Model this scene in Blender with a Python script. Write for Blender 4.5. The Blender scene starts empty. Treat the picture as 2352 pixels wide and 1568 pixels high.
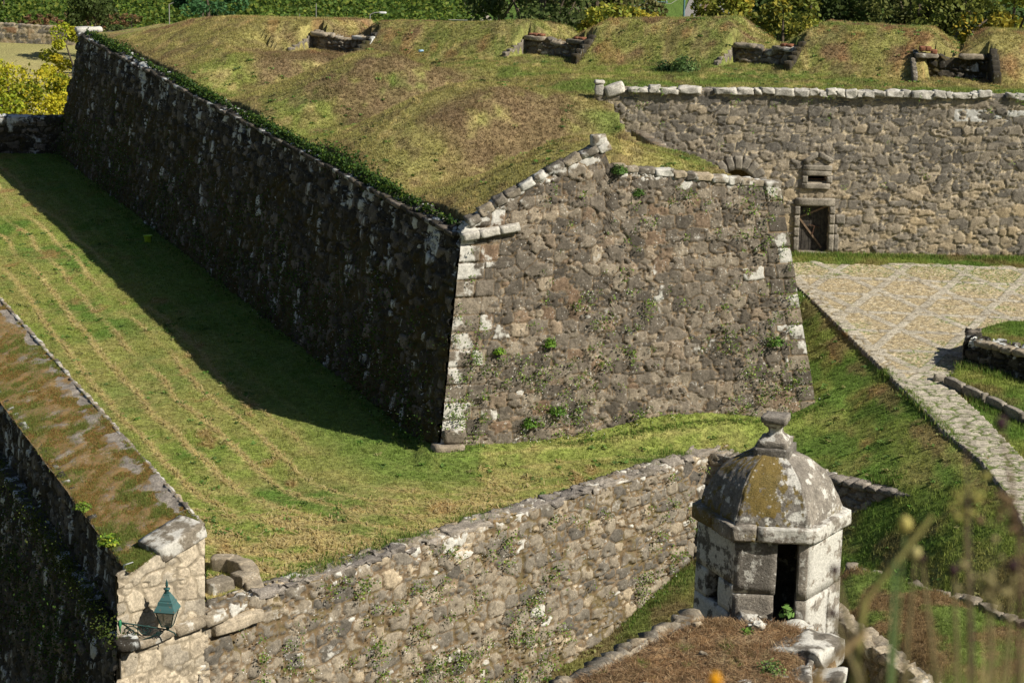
import bpy, math, random
import numpy as np
from mathutils import Vector, Matrix
R = math.radians
SC = bpy.context.scene
COL = SC.collection
# ------------------------------------------------------------------ camera, world, sun
CAMZ = 18.0
PITCH, ROLL = R(14.3), R(1.1)
cd = bpy.data.cameras.new("camera"); cam = bpy.data.objects.new("camera", cd); COL.objects.link(cam)
cd.sensor_width = 36.0; cd.lens = 5030 / 2352 * 36.0
cd.clip_start = 0.2; cd.clip_end = 6000
_f = Vector((0, math.cos(PITCH), -math.sin(PITCH))); _r = Vector((1, 0, 0)); _u = _r.cross(_f)
_c, _s = math.cos(ROLL), math.sin(ROLL)
CR = _r * _c + _u * _s; CU = -_r * _s + _u * _c
M = Matrix((CR, CU, -_f)).transposed().to_4x4(); M.translation = (0, 0, CAMZ)
cam.matrix_world = M
cd.dof.use_dof = True; cd.dof.focus_distance = 66; cd.dof.aperture_fstop = 5.0
SC.camera = cam
SC.view_settings.view_transform = 'Standard'; SC.view_settings.look = 'None'
SC.view_settings.gamma = 1.0; SC.view_settings.exposure = 0.45
w = bpy.data.worlds.new("World"); SC.world = w; w.use_nodes = True
nt = w.node_tree; nt.nodes.clear()
sky = nt.nodes.new('ShaderNodeTexSky'); sky.sky_type = 'NISHITA'; sky.sun_disc = False
sky.sun_elevation = R(40.5); sky.sun_rotation = R(117); sky.air_density = 1.0; sky.dust_density = 0.6; sky.ozone_density = 1.5
bg = nt.nodes.new('ShaderNodeBackground'); bg.inputs['Strength'].default_value = 0.05
wo = nt.nodes.new('ShaderNodeOutputWorld')
nt.links.new(sky.outputs[0], bg.inputs[0]); nt.links.new(bg.outputs[0], wo.inputs[0])
sd = bpy.data.lights.new("sun", 'SUN'); sd.energy = 5.0; sd.angle = R(0.5); sd.color = (1.0, 0.93, 0.81)
sun = bpy.data.objects.new("sun", sd); COL.objects.link(sun)
sun.rotation_euler = Vector((-7.3, 3.72, -7.0)).to_track_quat('-Z', 'Y').to_euler()
sun.location = (30, -10, 60)
SC.render.engine = 'CYCLES'

def px(x, y, z):
    """point of the world at height z seen at (x, y) of a 2352 x 1568 picture"""
    d = _f + CR * ((x - 1176) / 5030) + CU * ((784 - y) / 5030)
    t = (z - CAMZ) / d.z
    return Vector((0, 0, CAMZ)) + d * t
def pxy(x, y, Y):
    d = _f + CR * ((x - 1176) / 5030) + CU * ((784 - y) / 5030)
    return Vector((0, 0, CAMZ)) + d * (Y / d.y)

# ------------------------------------------------------------------ noise
def _h(ix, iy, seed=0):
    ix = np.asarray(ix).astype(np.int64).astype(np.uint32); iy = np.asarray(iy).astype(np.int64).astype(np.uint32)
    h = ix * np.uint32(374761393) + iy * np.uint32(668265263) + np.uint32((seed * 2246822519 + 12345) & 0xffffffff)
    h = (h ^ (h >> np.uint32(13))) * np.uint32(1274126177)
    h = (h ^ (h >> np.uint32(16))) * np.uint32(2654435761)
    h = h ^ (h >> np.uint32(15))
    return h.astype(np.float64) / 4294967296.0
def vn(x, y, seed=0):
    x = np.asarray(x, float); y = np.asarray(y, float)
    xi = np.floor(x); yi = np.floor(y); fx = x - xi; fy = y - yi
    fx = fx * fx * (3 - 2 * fx); fy = fy * fy * (3 - 2 * fy)
    a = _h(xi, yi, seed); b = _h(xi + 1, yi, seed); c = _h(xi, yi + 1, seed); d = _h(xi + 1, yi + 1, seed)
    return (a + (b - a) * fx) * (1 - fy) + (c + (d - c) * fx) * fy
def fbm(x, y, octv=4, seed=0):
    s = 0; a = .5; t = 0
    for k in range(octv):
        s = s + a * vn(np.asarray(x) * 2 ** k + 17.3 * k, np.asarray(y) * 2 ** k - 9.1 * k, seed + k); t += a; a *= .5
    return s / t
def sst(e0, e1, x):
    t = np.clip((np.asarray(x, float) - e0) / (e1 - e0), 0, 1); return t * t * (3 - 2 * t)
def lerp(a, b, t): return a + (b - a) * t
RNG = np.random.default_rng(7)

# ------------------------------------------------------------------ mesh helpers
def npmesh(name, V, F, mat=None, attr=None, smooth=True, parent=None, attrname='st', link=True):
    """F: (n,3) or (n,4) int array, or list of such arrays"""
    V = np.asarray(V, np.float32)
    Fs = F if isinstance(F, list) else [F]
    me = bpy.data.meshes.new(name)
    me.vertices.add(len(V)); me.vertices.foreach_set('co', V.ravel())
    loops = np.concatenate([f.ravel() for f in Fs]).astype(np.int32)
    tot = np.concatenate([np.full(len(f), f.shape[1]) for f in Fs])
    st = np.concatenate([[0], np.cumsum(tot)[:-1]]).astype(np.int32)
    me.loops.add(len(loops)); me.loops.foreach_set('vertex_index', loops)
    me.polygons.add(len(st)); me.polygons.foreach_set('loop_start', st)
    me.update(calc_edges=True)
    me.polygons.foreach_set('use_smooth', np.full(len(st), smooth))
    if attr is not None:
        a = me.attributes.new(attrname, 'FLOAT_COLOR', 'POINT')
        A = np.ones((len(V), 4), np.float32); A[:, :attr.shape[1]] = attr
        a.data.foreach_set('color', A.ravel())
    if mat: me.materials.append(mat)
    me.update()
    o = bpy.data.objects.new(name, me)
    if link: COL.objects.link(o)
    if parent:
        o.parent = parent
        if parent.type == 'EMPTY': o.matrix_parent_inverse = Matrix.Translation(-Vector(parent.location))
    return o
def gridfaces(nu, nv, off=0):
    i = np.arange(nu - 1)[:, None] * nv + np.arange(nv - 1)[None, :]
    i = i.ravel() + off
    return np.stack([i, i + nv, i + nv + 1, i + 1], 1)
def tag(o, label=None, cat=None, group=None, kind=None):
    if label: o['label'] = label
    if cat: o['category'] = cat
    if group: o['group'] = group
    if kind: o['kind'] = kind
    return o
def thing(name, label, cat, loc=(0, 0, 0), group=None):
    o = bpy.data.objects.new(name, None); COL.objects.link(o); o.location = loc
    o.empty_display_size = .3
    return tag(o, label, cat, group)
def adopt(root, *objs):
    """parent meshes built in world coordinates to an Empty placed somewhere"""
    for o in objs:
        o.parent = root; o.matrix_parent_inverse = Matrix.Translation(-Vector(root.location))

class MB:
    """collects shapes with a per-vertex 4-float attribute"""
    def __init__(s): s.V = []; s.F3 = []; s.F4 = []; s.A = []; s.n = 0
    def add(s, V, F, A=(1, .5, 0, 0)):
        V = np.asarray(V, float); F = np.asarray(F)
        A = np.asarray(A, float)
        if A.ndim == 1: A = np.tile(A, (len(V), 1))
        s.V.append(V); s.A.append(A)
        (s.F3 if F.shape[1] == 3 else s.F4).append(F + s.n); s.n += len(V)
    def build(s, name, mat, parent=None, smooth=True, attrname='st'):
        Fs = []
        if s.F3: Fs.append(np.concatenate(s.F3))
        if s.F4: Fs.append(np.concatenate(s.F4))
        return npmesh(name, np.concatenate(s.V), Fs, mat, np.concatenate(s.A), smooth, parent, attrname)

_cube = {}
def cubegrid(n):
    if n in _cube: return _cube[n]
    V = []; F = []; off = 0
    t = np.linspace(-1, 1, n + 1)
    a, b = np.meshgrid(t, t, indexing='ij')
    for ax in range(3):
        for sg in (-1, 1):
            P = np.zeros((n + 1, n + 1, 3)); P[..., ax] = sg
            P[..., (ax + 1) % 3] = a if sg > 0 else b; P[..., (ax + 2) % 3] = b if sg > 0 else a
            V.append(P.reshape(-1, 3)); F.append(gridfaces(n + 1, n + 1, off)); off += (n + 1) ** 2
    V = np.concatenate(V); F = np.concatenate(F)
    key = np.round(V * 1000).astype(int); _, idx, inv = np.unique(key, axis=0, return_index=True, return_inverse=True)
    _cube[n] = (V[idx], inv.ravel()[F]); return _cube[n]
def block(mb, c, size, ax=None, n=4, rnd=.22, rough=.04, seed=None, W=0., M=0., r1=None, taper=0):
    """a rough-hewn rounded stone block; size = full extents, ax = 3 axes"""
    seed = int(RNG.integers(1e6)) if seed is None else seed
    V, F = cubegrid(n); V = V.copy()
    h = np.array(size, float) / 2
    L = np.linalg.norm(V, axis=1, keepdims=True)
    S = V / L * 1.15
    V = V * (1 - rnd) + S * rnd
    if taper: V[:, :2] *= (1 - taper * (V[:, 2:3] + 1) / 2)
    P = V * h
    m = min(size)
    k = 2.2 / max(m, .05) * .5
    nz = np.stack([fbm(P[:, 1] * k + seed, P[:, 2] * k + P[:, 0] * k * .7, 3, seed + i * 7) - .5 for i in range(3)], 1)
    P = P + nz * rough * 2.2
    A = np.eye(3) if ax is None else np.array([list(a) for a in ax], float)
    P = P @ A + np.array(c)
    r1 = float(_h(seed, 3)) if r1 is None else r1
    mb.add(P, F, (1, r1, W, M))
def frame(d, up=(0, 0, 1)):
    d = Vector(d).normalized(); u = Vector(up); s = u.cross(d).normalized(); u = d.cross(s)
    return (d, s, u)      # x along, y sideways, z up
def tube(mb, pts, rad, k=7, A=(1, .5, 0, 0), cap=True):
    pts = [Vector(p) for p in pts]; rad = rad if hasattr(rad, '__len__') else [rad] * len(pts)
    rings = []
    for i, p in enumerate(pts):
        t = (pts[min(i + 1, len(pts) - 1)] - pts[max(i - 1, 0)]).normalized()
        a = t.cross(Vector((0.13, 0.21, 1))); 
        if a.length < .05: a = t.cross(Vector((1, 0, 0)))
        a.normalize(); b = t.cross(a)
        rings.append([p + (a * math.cos(2 * math.pi * j / k) + b * math.sin(2 * math.pi * j / k)) * rad[i] for j in range(k)])
    V = [list(v) for r_ in rings for v in r_]
    F = []
    for i in range(len(pts) - 1):
        for j in range(k): F.append((i * k + j, i * k + (j + 1) % k, (i + 1) * k + (j + 1) % k, (i + 1) * k + j))
    mb.add(V, np.array(F), A)
    if cap:
        for e, base in ((0, 0), (len(pts) - 1, (len(pts) - 1) * k)):
            c = [list(pts[e])]; vs = c + V[base:base + k]
            mb.add(vs, np.array([(0, 1 + j, 1 + (j + 1) % k) for j in range(k)]), A)
def lathe(mb, prof, c, k=12, A=(1, .5, 0, 0), phase=0., sq=None):
    """prof = [(r,z)...]; k sides"""
    V = []
    for r_, z in prof:
        for j in range(k):
            a = phase + 2 * math.pi * j / k; V.append((c[0] + r_ * math.cos(a), c[1] + r_ * math.sin(a), c[2] + z))
    F = []
    for i in range(len(prof) - 1):
        for j in range(k): F.append((i * k + j, i * k + (j + 1) % k, (i + 1) * k + (j + 1) % k, (i + 1) * k + j))
    mb.add(V, np.array(F), A)
    for i in (0, len(prof) - 1):
        vs = [(c[0], c[1], c[2] + prof[i][1])] + V[i * k:(i + 1) * k]
        mb.add(vs, np.array([(0, 1 + j, 1 + (j + 1) % k) for j in range(k)]), A)
def box(mb, c, size, ax=None, A=(1, .5, 0, 0)):
    V, F = cubegrid(1); P = V * np.array(size) / 2
    X = np.eye(3) if ax is None else np.array([list(a) for a in ax], float)
    mb.add(P @ X + np.array(c), F, A)

# ------------------------------------------------------------------ materials
def newmat(name):
    m = bpy.data.materials.new(name); m.use_nodes = True
    nt = m.node_tree; nt.nodes.clear()
    out = nt.nodes.new('ShaderNodeOutputMaterial'); bs = nt.nodes.new('ShaderNodeBsdfPrincipled')
    nt.links.new(bs.outputs[0], out.inputs[0])
    bs.inputs['Roughness'].default_value = .95
    bs.inputs['Specular IOR Level'].default_value = .15
    return m, nt, bs
def N(nt, t, **kw):
    n = nt.nodes.new(t)
    for k, v in kw.items():
        if k.startswith('i_'): n.inputs[k[2:].replace('_', ' ')].default_value = v
        else: setattr(n, k, v)
    return n
def noise(nt, vec, scale, det=4, rough=.6, w=None):
    n = N(nt, 'ShaderNodeTexNoise'); n.inputs['Scale'].default_value = scale
    n.inputs['Detail'].default_value = det; n.inputs['Roughness'].default_value = rough
    nt.links.new(vec, n.inputs['Vector']); return n.outputs['Fac']
def math_(nt, op, a, b=None, c=None, clamp=False):
    n = N(nt, 'ShaderNodeMath', operation=op); n.use_clamp = clamp
    for i, v in enumerate((a, b, c)):
        if v is None: continue
        if isinstance(v, (int, float)): n.inputs[i].default_value = v
        else: nt.links.new(v, n.inputs[i])
    return n.outputs[0]
def mrange(nt, v, a, b, c=0., d=1.):
    n = N(nt, 'ShaderNodeMapRange'); n.inputs[1].default_value = a; n.inputs[2].default_value = b
    n.inputs[3].default_value = c; n.inputs[4].default_value = d; n.interpolation_type = 'SMOOTHSTEP'
    nt.links.new(v, n.inputs[0]); return n.outputs[0]
def mixc(nt, f, a, b, mode='MIX'):
    n = N(nt, 'ShaderNodeMix', data_type='RGBA', blend_type=mode)
    for i, v in ((0, f), (6, a), (7, b)):
        if isinstance(v, (int, float)): n.inputs[i].default_value = v
        elif isinstance(v, tuple): n.inputs[i].default_value = (*v[:3], 1)
        else: nt.links.new(v, n.inputs[i])
    return n.outputs[2]
def ramp(nt, v, stops, interp='LINEAR'):
    n = N(nt, 'ShaderNodeValToRGB'); cr = n.color_ramp; cr.interpolation = interp
    while len(cr.elements) < len(stops): cr.elements.new(.5)
    for e, (p, c) in zip(cr.elements, stops): e.position = p; e.color = (*c, 1)
    nt.links.new(v, n.inputs[0]); return n.outputs[0]
def stone_mat(name, pal, joint=(.11, .085, .055), lich=.55, lcol=(.62, .60, .54), moss=.5, mcol=(.085, .06, .02), mcol2=(.05, .06, .015),
              speck=.6, stretch=1., lscale=1.5, bump=.35, dark=0.):
    m, nt, bs = newmat(name)
    tc = N(nt, 'ShaderNodeTexCoord'); mp = N(nt, 'ShaderNodeMapping'); mp.inputs['Scale'].default_value = (1, 1, stretch)
    nt.links.new(tc.outputs['Object'], mp.inputs[0]); v = mp.outputs[0]; vo = tc.outputs['Object']
    at = N(nt, 'ShaderNodeAttribute', attribute_name='st'); sp = N(nt, 'ShaderNodeSeparateColor')
    nt.links.new(at.outputs['Color'], sp.inputs[0])
    mask, r1, W = sp.outputs[0], sp.outputs[1], sp.outputs[2]; MO = at.outputs['Alpha']
    base = ramp(nt, r1, pal)
    n1 = noise(nt, vo, 3.0, 5, .65); n2 = noise(nt, vo, 16, 4, .7)
    n3 = noise(nt, vo, 60, 3, .7)
    fac = math_(nt, 'MULTIPLY', mrange(nt, n1, .3, .7, .72, 1.25), mrange(nt, n2, .3, .7, .72, 1.25))
    fac = math_(nt, 'MULTIPLY', fac, mrange(nt, n3, .3, .7, .8, 1.2))
    g = N(nt, 'ShaderNodeCombineColor'); [nt.links.new(fac, g.inputs[i]) for i in range(3)]
    col = mixc(nt, 1.0, base, g.outputs[0], 'MULTIPLY')
    # joints: earth and mortar
    jm = mrange(nt, math_(nt, 'ADD', mask, math_(nt, 'MULTIPLY', math_(nt, 'SUBTRACT', n2, .5), .5)), .25, .6, 1., 0.)
    jc = mixc(nt, mrange(nt, n1, .4, .6), joint, tuple(c * 1.7 for c in joint))
    col = mixc(nt, jm, col, jc)
    # moss / dry roots
    nb = noise(nt, vo, .9, 5, .6)
    mv = math_(nt, 'ADD', math_(nt, 'MULTIPLY', math_(nt, 'SUBTRACT', nb, .5), 1.6), MO)
    mv = math_(nt, 'ADD', mv, math_(nt, 'MULTIPLY', math_(nt, 'SUBTRACT', n2, .5), .9))
    mv = math_(nt, 'ADD', mv, math_(nt, 'MULTIPLY', math_(nt, 'SUBTRACT', .8, mask), .35))
    mm = mrange(nt, mv, 1.02 - moss, 1.22 - moss)
    mc = mixc(nt, mrange(nt, noise(nt, vo, 2.2, 3), .42, .6), mcol, mcol2)
    mc = mixc(nt, mrange(nt, n3, .3, .7), mc, tuple(c * 1.8 for c in mcol))
    # lichen patches, crisp edges, stone by stone
    nl = noise(nt, v, lscale, 7, .62)
    lv = math_(nt, 'ADD', nl, math_(nt, 'MULTIPLY', W, .42))
    lv = math_(nt, 'ADD', lv, math_(nt, 'MULTIPLY', math_(nt, 'FRACT', math_(nt, 'MULTIPLY', r1, 7.31)), .17))
    lv = math_(nt, 'ADD', lv, math_(nt, 'MULTIPLY', math_(nt, 'SUBTRACT', mask, .9), .12))
    lm = mrange(nt, lv, 1.14 - lich * .6, 1.22 - lich * .6)
    lc = mixc(nt, mrange(nt, n2, .35, .65), lcol, tuple(c * .72 for c in lcol))
    col = mixc(nt, math_(nt, 'MULTIPLY', lm, .92), col, lc)
    col = mixc(nt, math_(nt, 'MULTIPLY', mm, .9), col, mc)
    # small pale specks and dark pits
    vr = N(nt, 'ShaderNodeTexVoronoi'); vr.inputs['Scale'].default_value = 9.; nt.links.new(v, vr.inputs['Vector'])
    sm = math_(nt, 'MULTIPLY', mrange(nt, vr.outputs['Distance'], .16, .24, 1., 0.), mrange(nt, n1, .46, .6))
    col = mixc(nt, math_(nt, 'MULTIPLY', sm, speck), col, lcol)
    pit = mrange(nt, noise(nt, vo, 26, 3, .6), .6, .72, 0., .55)
    col = mixc(nt, pit, col, (.03, .027, .022))
    nt.links.new(col, bs.inputs['Base Color'])
    bp = N(nt, 'ShaderNodeBump'); bp.inputs['Strength'].default_value = bump; bp.inputs['Distance'].default_value = .06
    hh = math_(nt, 'ADD', math_(nt, 'MULTIPLY', n2, 1.0), math_(nt, 'MULTIPLY', n3, .45))
    nt.links.new(hh, bp.inputs['Height']); nt.links.new(bp.outputs[0], bs.inputs['Normal'])
    return m
def grass_ground_mat(name, sc=1.):
    m, nt, bs = newmat(name)
    tc = N(nt, 'ShaderNodeTexCoord'); v = tc.outputs['Object']
    at = N(nt, 'ShaderNodeAttribute', attribute_name='gc')
    n1 = noise(nt, v, 5 * sc, 5, .7); n2 = noise(nt, v, 24 * sc, 4, .7)
    f = math_(nt, 'MULTIPLY', mrange(nt, n1, .3, .7, .6, 1.35), mrange(nt, n2, .3, .7, .55, 1.4))
    g = N(nt, 'ShaderNodeCombineColor'); [nt.links.new(f, g.inputs[i]) for i in range(3)]
    col = mixc(nt, 1.0, at.outputs['Color'], g.outputs[0], 'MULTIPLY')
    nt.links.new(col, bs.inputs['Base Color'])
    bp = N(nt, 'ShaderNodeBump'); bp.inputs['Strength'].default_value = .7; bp.inputs['Distance'].default_value = .08
    nt.links.new(math_(nt, 'ADD', n1, n2), bp.inputs['Height']); nt.links.new(bp.outputs[0], bs.inputs['Normal'])
    return m
def leaf_mat(name, attrname='gc', trans=.35, var=.0, rough=.7):
    m, nt, bs = newmat(name); bs.inputs['Roughness'].default_value = rough
    at = N(nt, 'ShaderNodeAttribute', attribute_name=attrname)
    nt.links.new(at.outputs['Color'], bs.inputs['Base Color'])
    tr = N(nt, 'ShaderNodeBsdfTranslucent'); nt.links.new(at.outputs['Color'], tr.inputs[0])
    mx = N(nt, 'ShaderNodeMixShader'); mx.inputs[0].default_value = trans
    out = [n for n in nt.nodes if n.type == 'OUTPUT_MATERIAL'][0]
    nt.links.new(bs.outputs[0], mx.inputs[1]); nt.links.new(tr.outputs[0], mx.inputs[2]); nt.links.new(mx.outputs[0], out.inputs[0])
    return m
def plain_mat(name, c, rough=.8, metal=0., nscale=12., var=.35, c2=None, bump=.15):
    m, nt, bs = newmat(name); bs.inputs['Roughness'].default_value = rough; bs.inputs['Metallic'].default_value = metal
    tc = N(nt, 'ShaderNodeTexCoord'); n1 = noise(nt, tc.outputs['Object'], nscale, 5, .65)
    c2 = c2 or tuple(x * (1 - var) for x in c)
    nt.links.new(mixc(nt, mrange(nt, n1, .35, .65), c, c2), bs.inputs['Base Color'])
    bp = N(nt, 'ShaderNodeBump'); bp.inputs['Strength'].default_value = bump; bp.inputs['Distance'].default_value = .02
    nt.links.new(n1, bp.inputs['Height']); nt.links.new(bp.outputs[0], bs.inputs['Normal'])
    return m
PAL_DARK = [(0, (.085, .073, .058)), (.3, (.135, .115, .090)), (.55, (.18, .152, .118)), (.8, (.245, .205, .152)), (.93, (.17, .115, .075)), (1, (.33, .275, .20))]
PAL_LITE = [(0, (.10, .09, .075)), (.3, (.18, .158, .125)), (.6, (.29, .245, .18)), (.8, (.16, .143, .118)), (1, (.43, .35, .24))]
PAL_GOLD = [(0, (.12, .11, .095)), (.35, (.21, .185, .15)), (.6, (.31, .26, .19)), (.85, (.40, .315, .20)), (1, (.28, .17, .10))]
PAL_SHADED_CRUST = [(0, (.03, .027, .022)), (.4, (.055, .048, .037)), (.75, (.10, .088, .07)), (1, (.17, .145, .12))]  # dark crust tones, lowered further to paint shade into the sunless walls
PAL_OLD = [(0, (.13, .12, .105)), (.5, (.20, .18, .155)), (1, (.27, .24, .20))]
PAL_CREAM = [(0, (.29, .255, .20)), (.5, (.45, .385, .285)), (1, (.38, .32, .235))]
MAT = dict(
    bastion=stone_mat('bastion_stone', PAL_DARK, joint=(.135, .10, .062), lich=.60, moss=.46, speck=.6),
    shade=stone_mat('shaded_mossy_stone', PAL_SHADED_CRUST, joint=(.03, .027, .02), lich=.73, moss=.80, mcol=(.045, .034, .014), mcol2=(.022, .032, .010), lcol=(.62, .64, .62), speck=.25, stretch=.35, lscale=1.25),  # crust, moss and lichen, with shade darkening put into the colours
    front=stone_mat('rubble_stone', PAL_LITE, joint=(.14, .105, .068), lich=.60, moss=.74, mcol=(.10, .07, .038), mcol2=(.09, .085, .03), speck=.4),
    door=stone_mat('golden_rubble_stone', PAL_GOLD, joint=(.30, .25, .17), lich=.40, moss=.30, speck=.25, lcol=(.6, .59, .55)),
    dress=stone_mat('dressed_granite', [(0, (.20, .18, .15)), (1, (.30, .265, .21))], lich=.40, moss=.35, speck=.3),
    cream=stone_mat('cream_ashlar', PAL_CREAM, joint=(.19, .16, .115), lich=.52, moss=.2, speck=.1, mcol=(.16, .12, .06)),
    coping=stone_mat('lichened_coping', PAL_LITE, joint=(.12, .09, .05), lich=.66, moss=.42, speck=.6),
    white=stone_mat('pale_coping', [(0, (.36, .34, .30)), (1, (.50, .47, .41))], lich=.6, moss=.25, speck=.5),
    sentry=stone_mat('sentry_granite', PAL_OLD, lich=.72, moss=.62, mcol=(.12, .085, .022), mcol2=(.07, .06, .018), lcol=(.66, .64, .58), speck=.5, lscale=3.6, bump=.6),
    mossrock=stone_mat('mossy_slab', [(0, (.20, .18, .16)), (1, (.33, .29, .24))], lich=.52, moss=.70, mcol=(.18, .11, .04), mcol2=(.11, .11, .04), speck=.4, bump=.8),
    brick=plain_mat('old_brick', (.27, .12, .07), .95, 0, 9, .5),
    leaf=leaf_mat('grass_blades'),
    ground=grass_ground_mat('turf'),
)
# ------------------------------------------------------------------ plan of the place
def seg_sd(x, y, pts):
    """signed distance to an open polyline (positive on its left), and arc length"""
    x = np.asarray(x, float); y = np.asarray(y, float)
    best = np.full(x.shape, 1e9); sd = np.zeros(x.shape); arc = np.zeros(x.shape); L0 = 0
    n = len(pts)
    for i in range(n - 1):
        ax, ay = pts[i]; bx, by = pts[i + 1]; dx, dy = bx - ax, by - ay; L = math.hypot(dx, dy)
        t = ((x - ax) * dx + (y - ay) * dy) / L / L
        tc = np.clip(t, 0 if i else -50, 1 if i < n - 2 else 50)
        d = np.hypot(x - ax - tc * dx, y - ay - tc * dy)
        cr = dx * (y - ay) - dy * (x - ax)
        up = d < best - 1e-9
        best = np.where(up, d, best); sd = np.where(up, np.sign(cr) * d, sd); arc = np.where(up, L0 + tc * L, arc); L0 += L
    return sd, arc
def poly_sd(x, y, P):
    """signed distance to a closed polygon, positive inside"""
    x = np.asarray(x, float); y = np.asarray(y, float)
    d = np.full(x.shape, 1e9); ins = np.zeros(x.shape, bool); n = len(P)
    for i in range(n):
        ax, ay = P[i]; bx, by = P[(i + 1) % n]; dx, dy = bx - ax, by - ay; L2 = dx * dx + dy * dy
        t = np.clip(((x - ax) * dx + (y - ay) * dy) / L2, 0, 1)
        d = np.minimum(d, np.hypot(x - ax - t * dx, y - ay - t * dy))
        c = ((ay > y) != (by > y)) & (x < (bx - ax) * (y - ay) / (by - ay + 1e-12) + ax)
        ins ^= c
    return np.where(ins, d, -d)
A0 = (-1.62, 68.9)
TOP = [A0, (8.8, 71.95), (7.3, 76.5), (5.6, 80.5), (4.8, 83.5), (4.2, 86.5), (60, 86.5), (60, 98.5), (21, 99.5), (14, 103), (4.5, 108), (-5, 113.5), (-17, 126.5), (-24.5, 123.2)]
EL = [(45, 90.8), (24, 90.8), (18.3, 91.3), (10.8, 95.0), (1.4, 100.2), (-11.5, 108.2), (-21, 119.5)]   # inner foot of the rear parapet
CURB = [(14.35, 40), (14.35, 57.9), (14.43, 59.54), (14.18, 62.66), (13.57, 65.04), (13.13, 67.9), (12.55, 71.36), (11.6, 76.75), (11.23, 78.96), (10.63, 82.11), (9.6, 86.6)]
W1A, W1B, W2B = (-10.0, 50.88), (6.5, 68.0), (12.05, 63.0)
TC = np.array([(8.8, 72.0, 4.95), (8.32, 73.5, 5.0), (7.0, 76.5, 5.17), (6.2, 78.5, 5.1), (5.1, 80.5, 5.15), (4.4, 83.5, 5.5), (3.9, 86.2, 5.9), (4, 88.5, 6.15), (10, 87, 6.35), (16, 87, 6.35), (22, 86.6, 6.35),
               (18.3, 91, 6.2), (10.8, 95, 6.15), (1.4, 100, 5.7), (-8.6, 106, 4.95), (-1.4, 91, 5.45), (4.6, 74.5, 5.25), (0, 82, 5.2), (-10, 100, 5.0), (-17, 113, 4.9), (26, 92, 6.2)])
def zP(y): return -.06 * np.maximum(86 - np.asarray(y, float), 0)
EMB = []           # (arc, width, sill height)
def _arc(x, y): return float(seg_sd(np.array([x]), np.array([y]), EL)[1][0])
for (X, Y, wd, sl) in ((18.3, 91.3, 3.3, .82), (10.2, 95.35, 3.3, .66), (1.0, 100.45, 3.7, .68), (-9.5, 107.0, 4.0, .66)):
    EMB.append((_arc(X, Y), wd, sl))
def terr(x, y):
    num = 0; den = 0
    for (a, b, c) in TC:
        wt = 1 / ((x - a) ** 2 + (y - b) ** 2 + 1.5) ** 1.6; num = num + wt * c; den = den + wt
    return num / den
def ltd(x, y):
    dx = x - A0[0]; dy = y - A0[1]
    return -.388 * dx + .9215 * dy, .9215 * dx + .388 * dy
VAL = [9.6, 22.0, 35.0]
def ztop(x, y):
    b = terr(x, y); t, d = ltd(x, y)
    # left parapet, cut by old embrasures
    wob = (fbm(x * .35, y * .35, 3, 5) - .5)
    cz = np.interp(t, [0, 5, 12, 16, 25, 29, 40, 47, 58], [6.35, 6.3, 6.3, 6.5, 6.35, 6.25, 6.25, 6.3, 4.5])
    near_ = sst(7, 3, t); dc = 6.6 - 1.2 * near_
    up = lerp(3.95, cz, sst(-.2, 1, d / dc) * .7 + .3 * np.clip(d / dc, 0, 1))
    mer = np.where(d < dc, up, lerp(cz, b, sst(dc, dc + np.interp(t, [20, 28], [5.5, 3.6]), d)))
    mer = np.where((t < 3.5) & (d > 5.4), lerp(mer, lerp(cz, b, sst(5.5, 6.3, d)), sst(3.5, .5, t)), mer)
    val = lerp(3.6, b - .8, np.clip(d / 9, 0, 1))
    k = np.ones_like(t)
    for i, v in enumerate(VAL):
        off = t - v - .35 * wob * 4 - (d - 4) * .12
        k = np.minimum(k, np.where(off > 0, sst(-.2, 4.2, off), sst(.0, 6.6, -off)))
    k = np.maximum(k, sst(9.5, 12.5, d))
    z = np.where(d < 12.6, lerp(val, mer, k), b)
    z = z + .25 * wob * sst(0, 2, d)
    # rear parapet
    de, s = seg_sd(x, y, EL); de = -de
    H = 1.75 + .25 * (fbm(s * .12, 0 * s, 2, 9) - .5) * 2 - .15 * sst(20, 8, s)
    prof = np.where(de < 3.2, sst(-.6, 3.2, de), 1.0)
    h = H * prof
    for (sc, wd, sl) in EMB:
        u = np.abs(s - sc - .12 * (de - 1.4))
        cut = sl + .0 + np.maximum(0, u - .35) * .60
        soft = np.minimum(h, cut) - .0
        h = np.where(u < 5, np.minimum(h, np.where(de > 2.1, soft, np.where(u < wd / 2, 0.0, soft))), h)
    out = sst(5.0, 9.0, de)
    zr = b + h * sst(-.8, .6, de)
    zr = lerp(zr, 2.6, out)
    zl_ = z; z = np.where(de > -.8, np.maximum(zr, np.where(out > 0, -99, z)), z)
    z = np.where((de > 3) & (de < 5.5), np.maximum(z, zr), z)
    z = np.where(t > 42, lerp(zl_, z, sst(4, 8, d)), z)
    for (sc, wd, sl) in EMB:
        u = np.abs(s - sc); z = lerp(z, np.minimum(z, zr + np.maximum(0, u - wd / 2) * .45), ((u < wd / 2 + 4) & (de > -1.0) & (de < 4.5)) * 1.0)
        z = lerp(z, np.minimum(z, b), sst(-5.5, -1.5, de) * (de < -.2) * sst(wd / 2 + 3.2, wd / 2 + .2, u))
    z = np.minimum(z, np.interp(y, [100, 106, 114, 119, 123, 127], [8, 6.7, 6.0, 5.3, 4.5, 4.2]))
    return z + .06 * (fbm(x * 1.1, y * 1.1, 3, 21) - .5) * 2
DPOLY = [(-12, 48.8), W1A, W1B, W2B, (16.5, 57.8), (70, 56), (70, 260), (-120, 260)]
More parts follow.
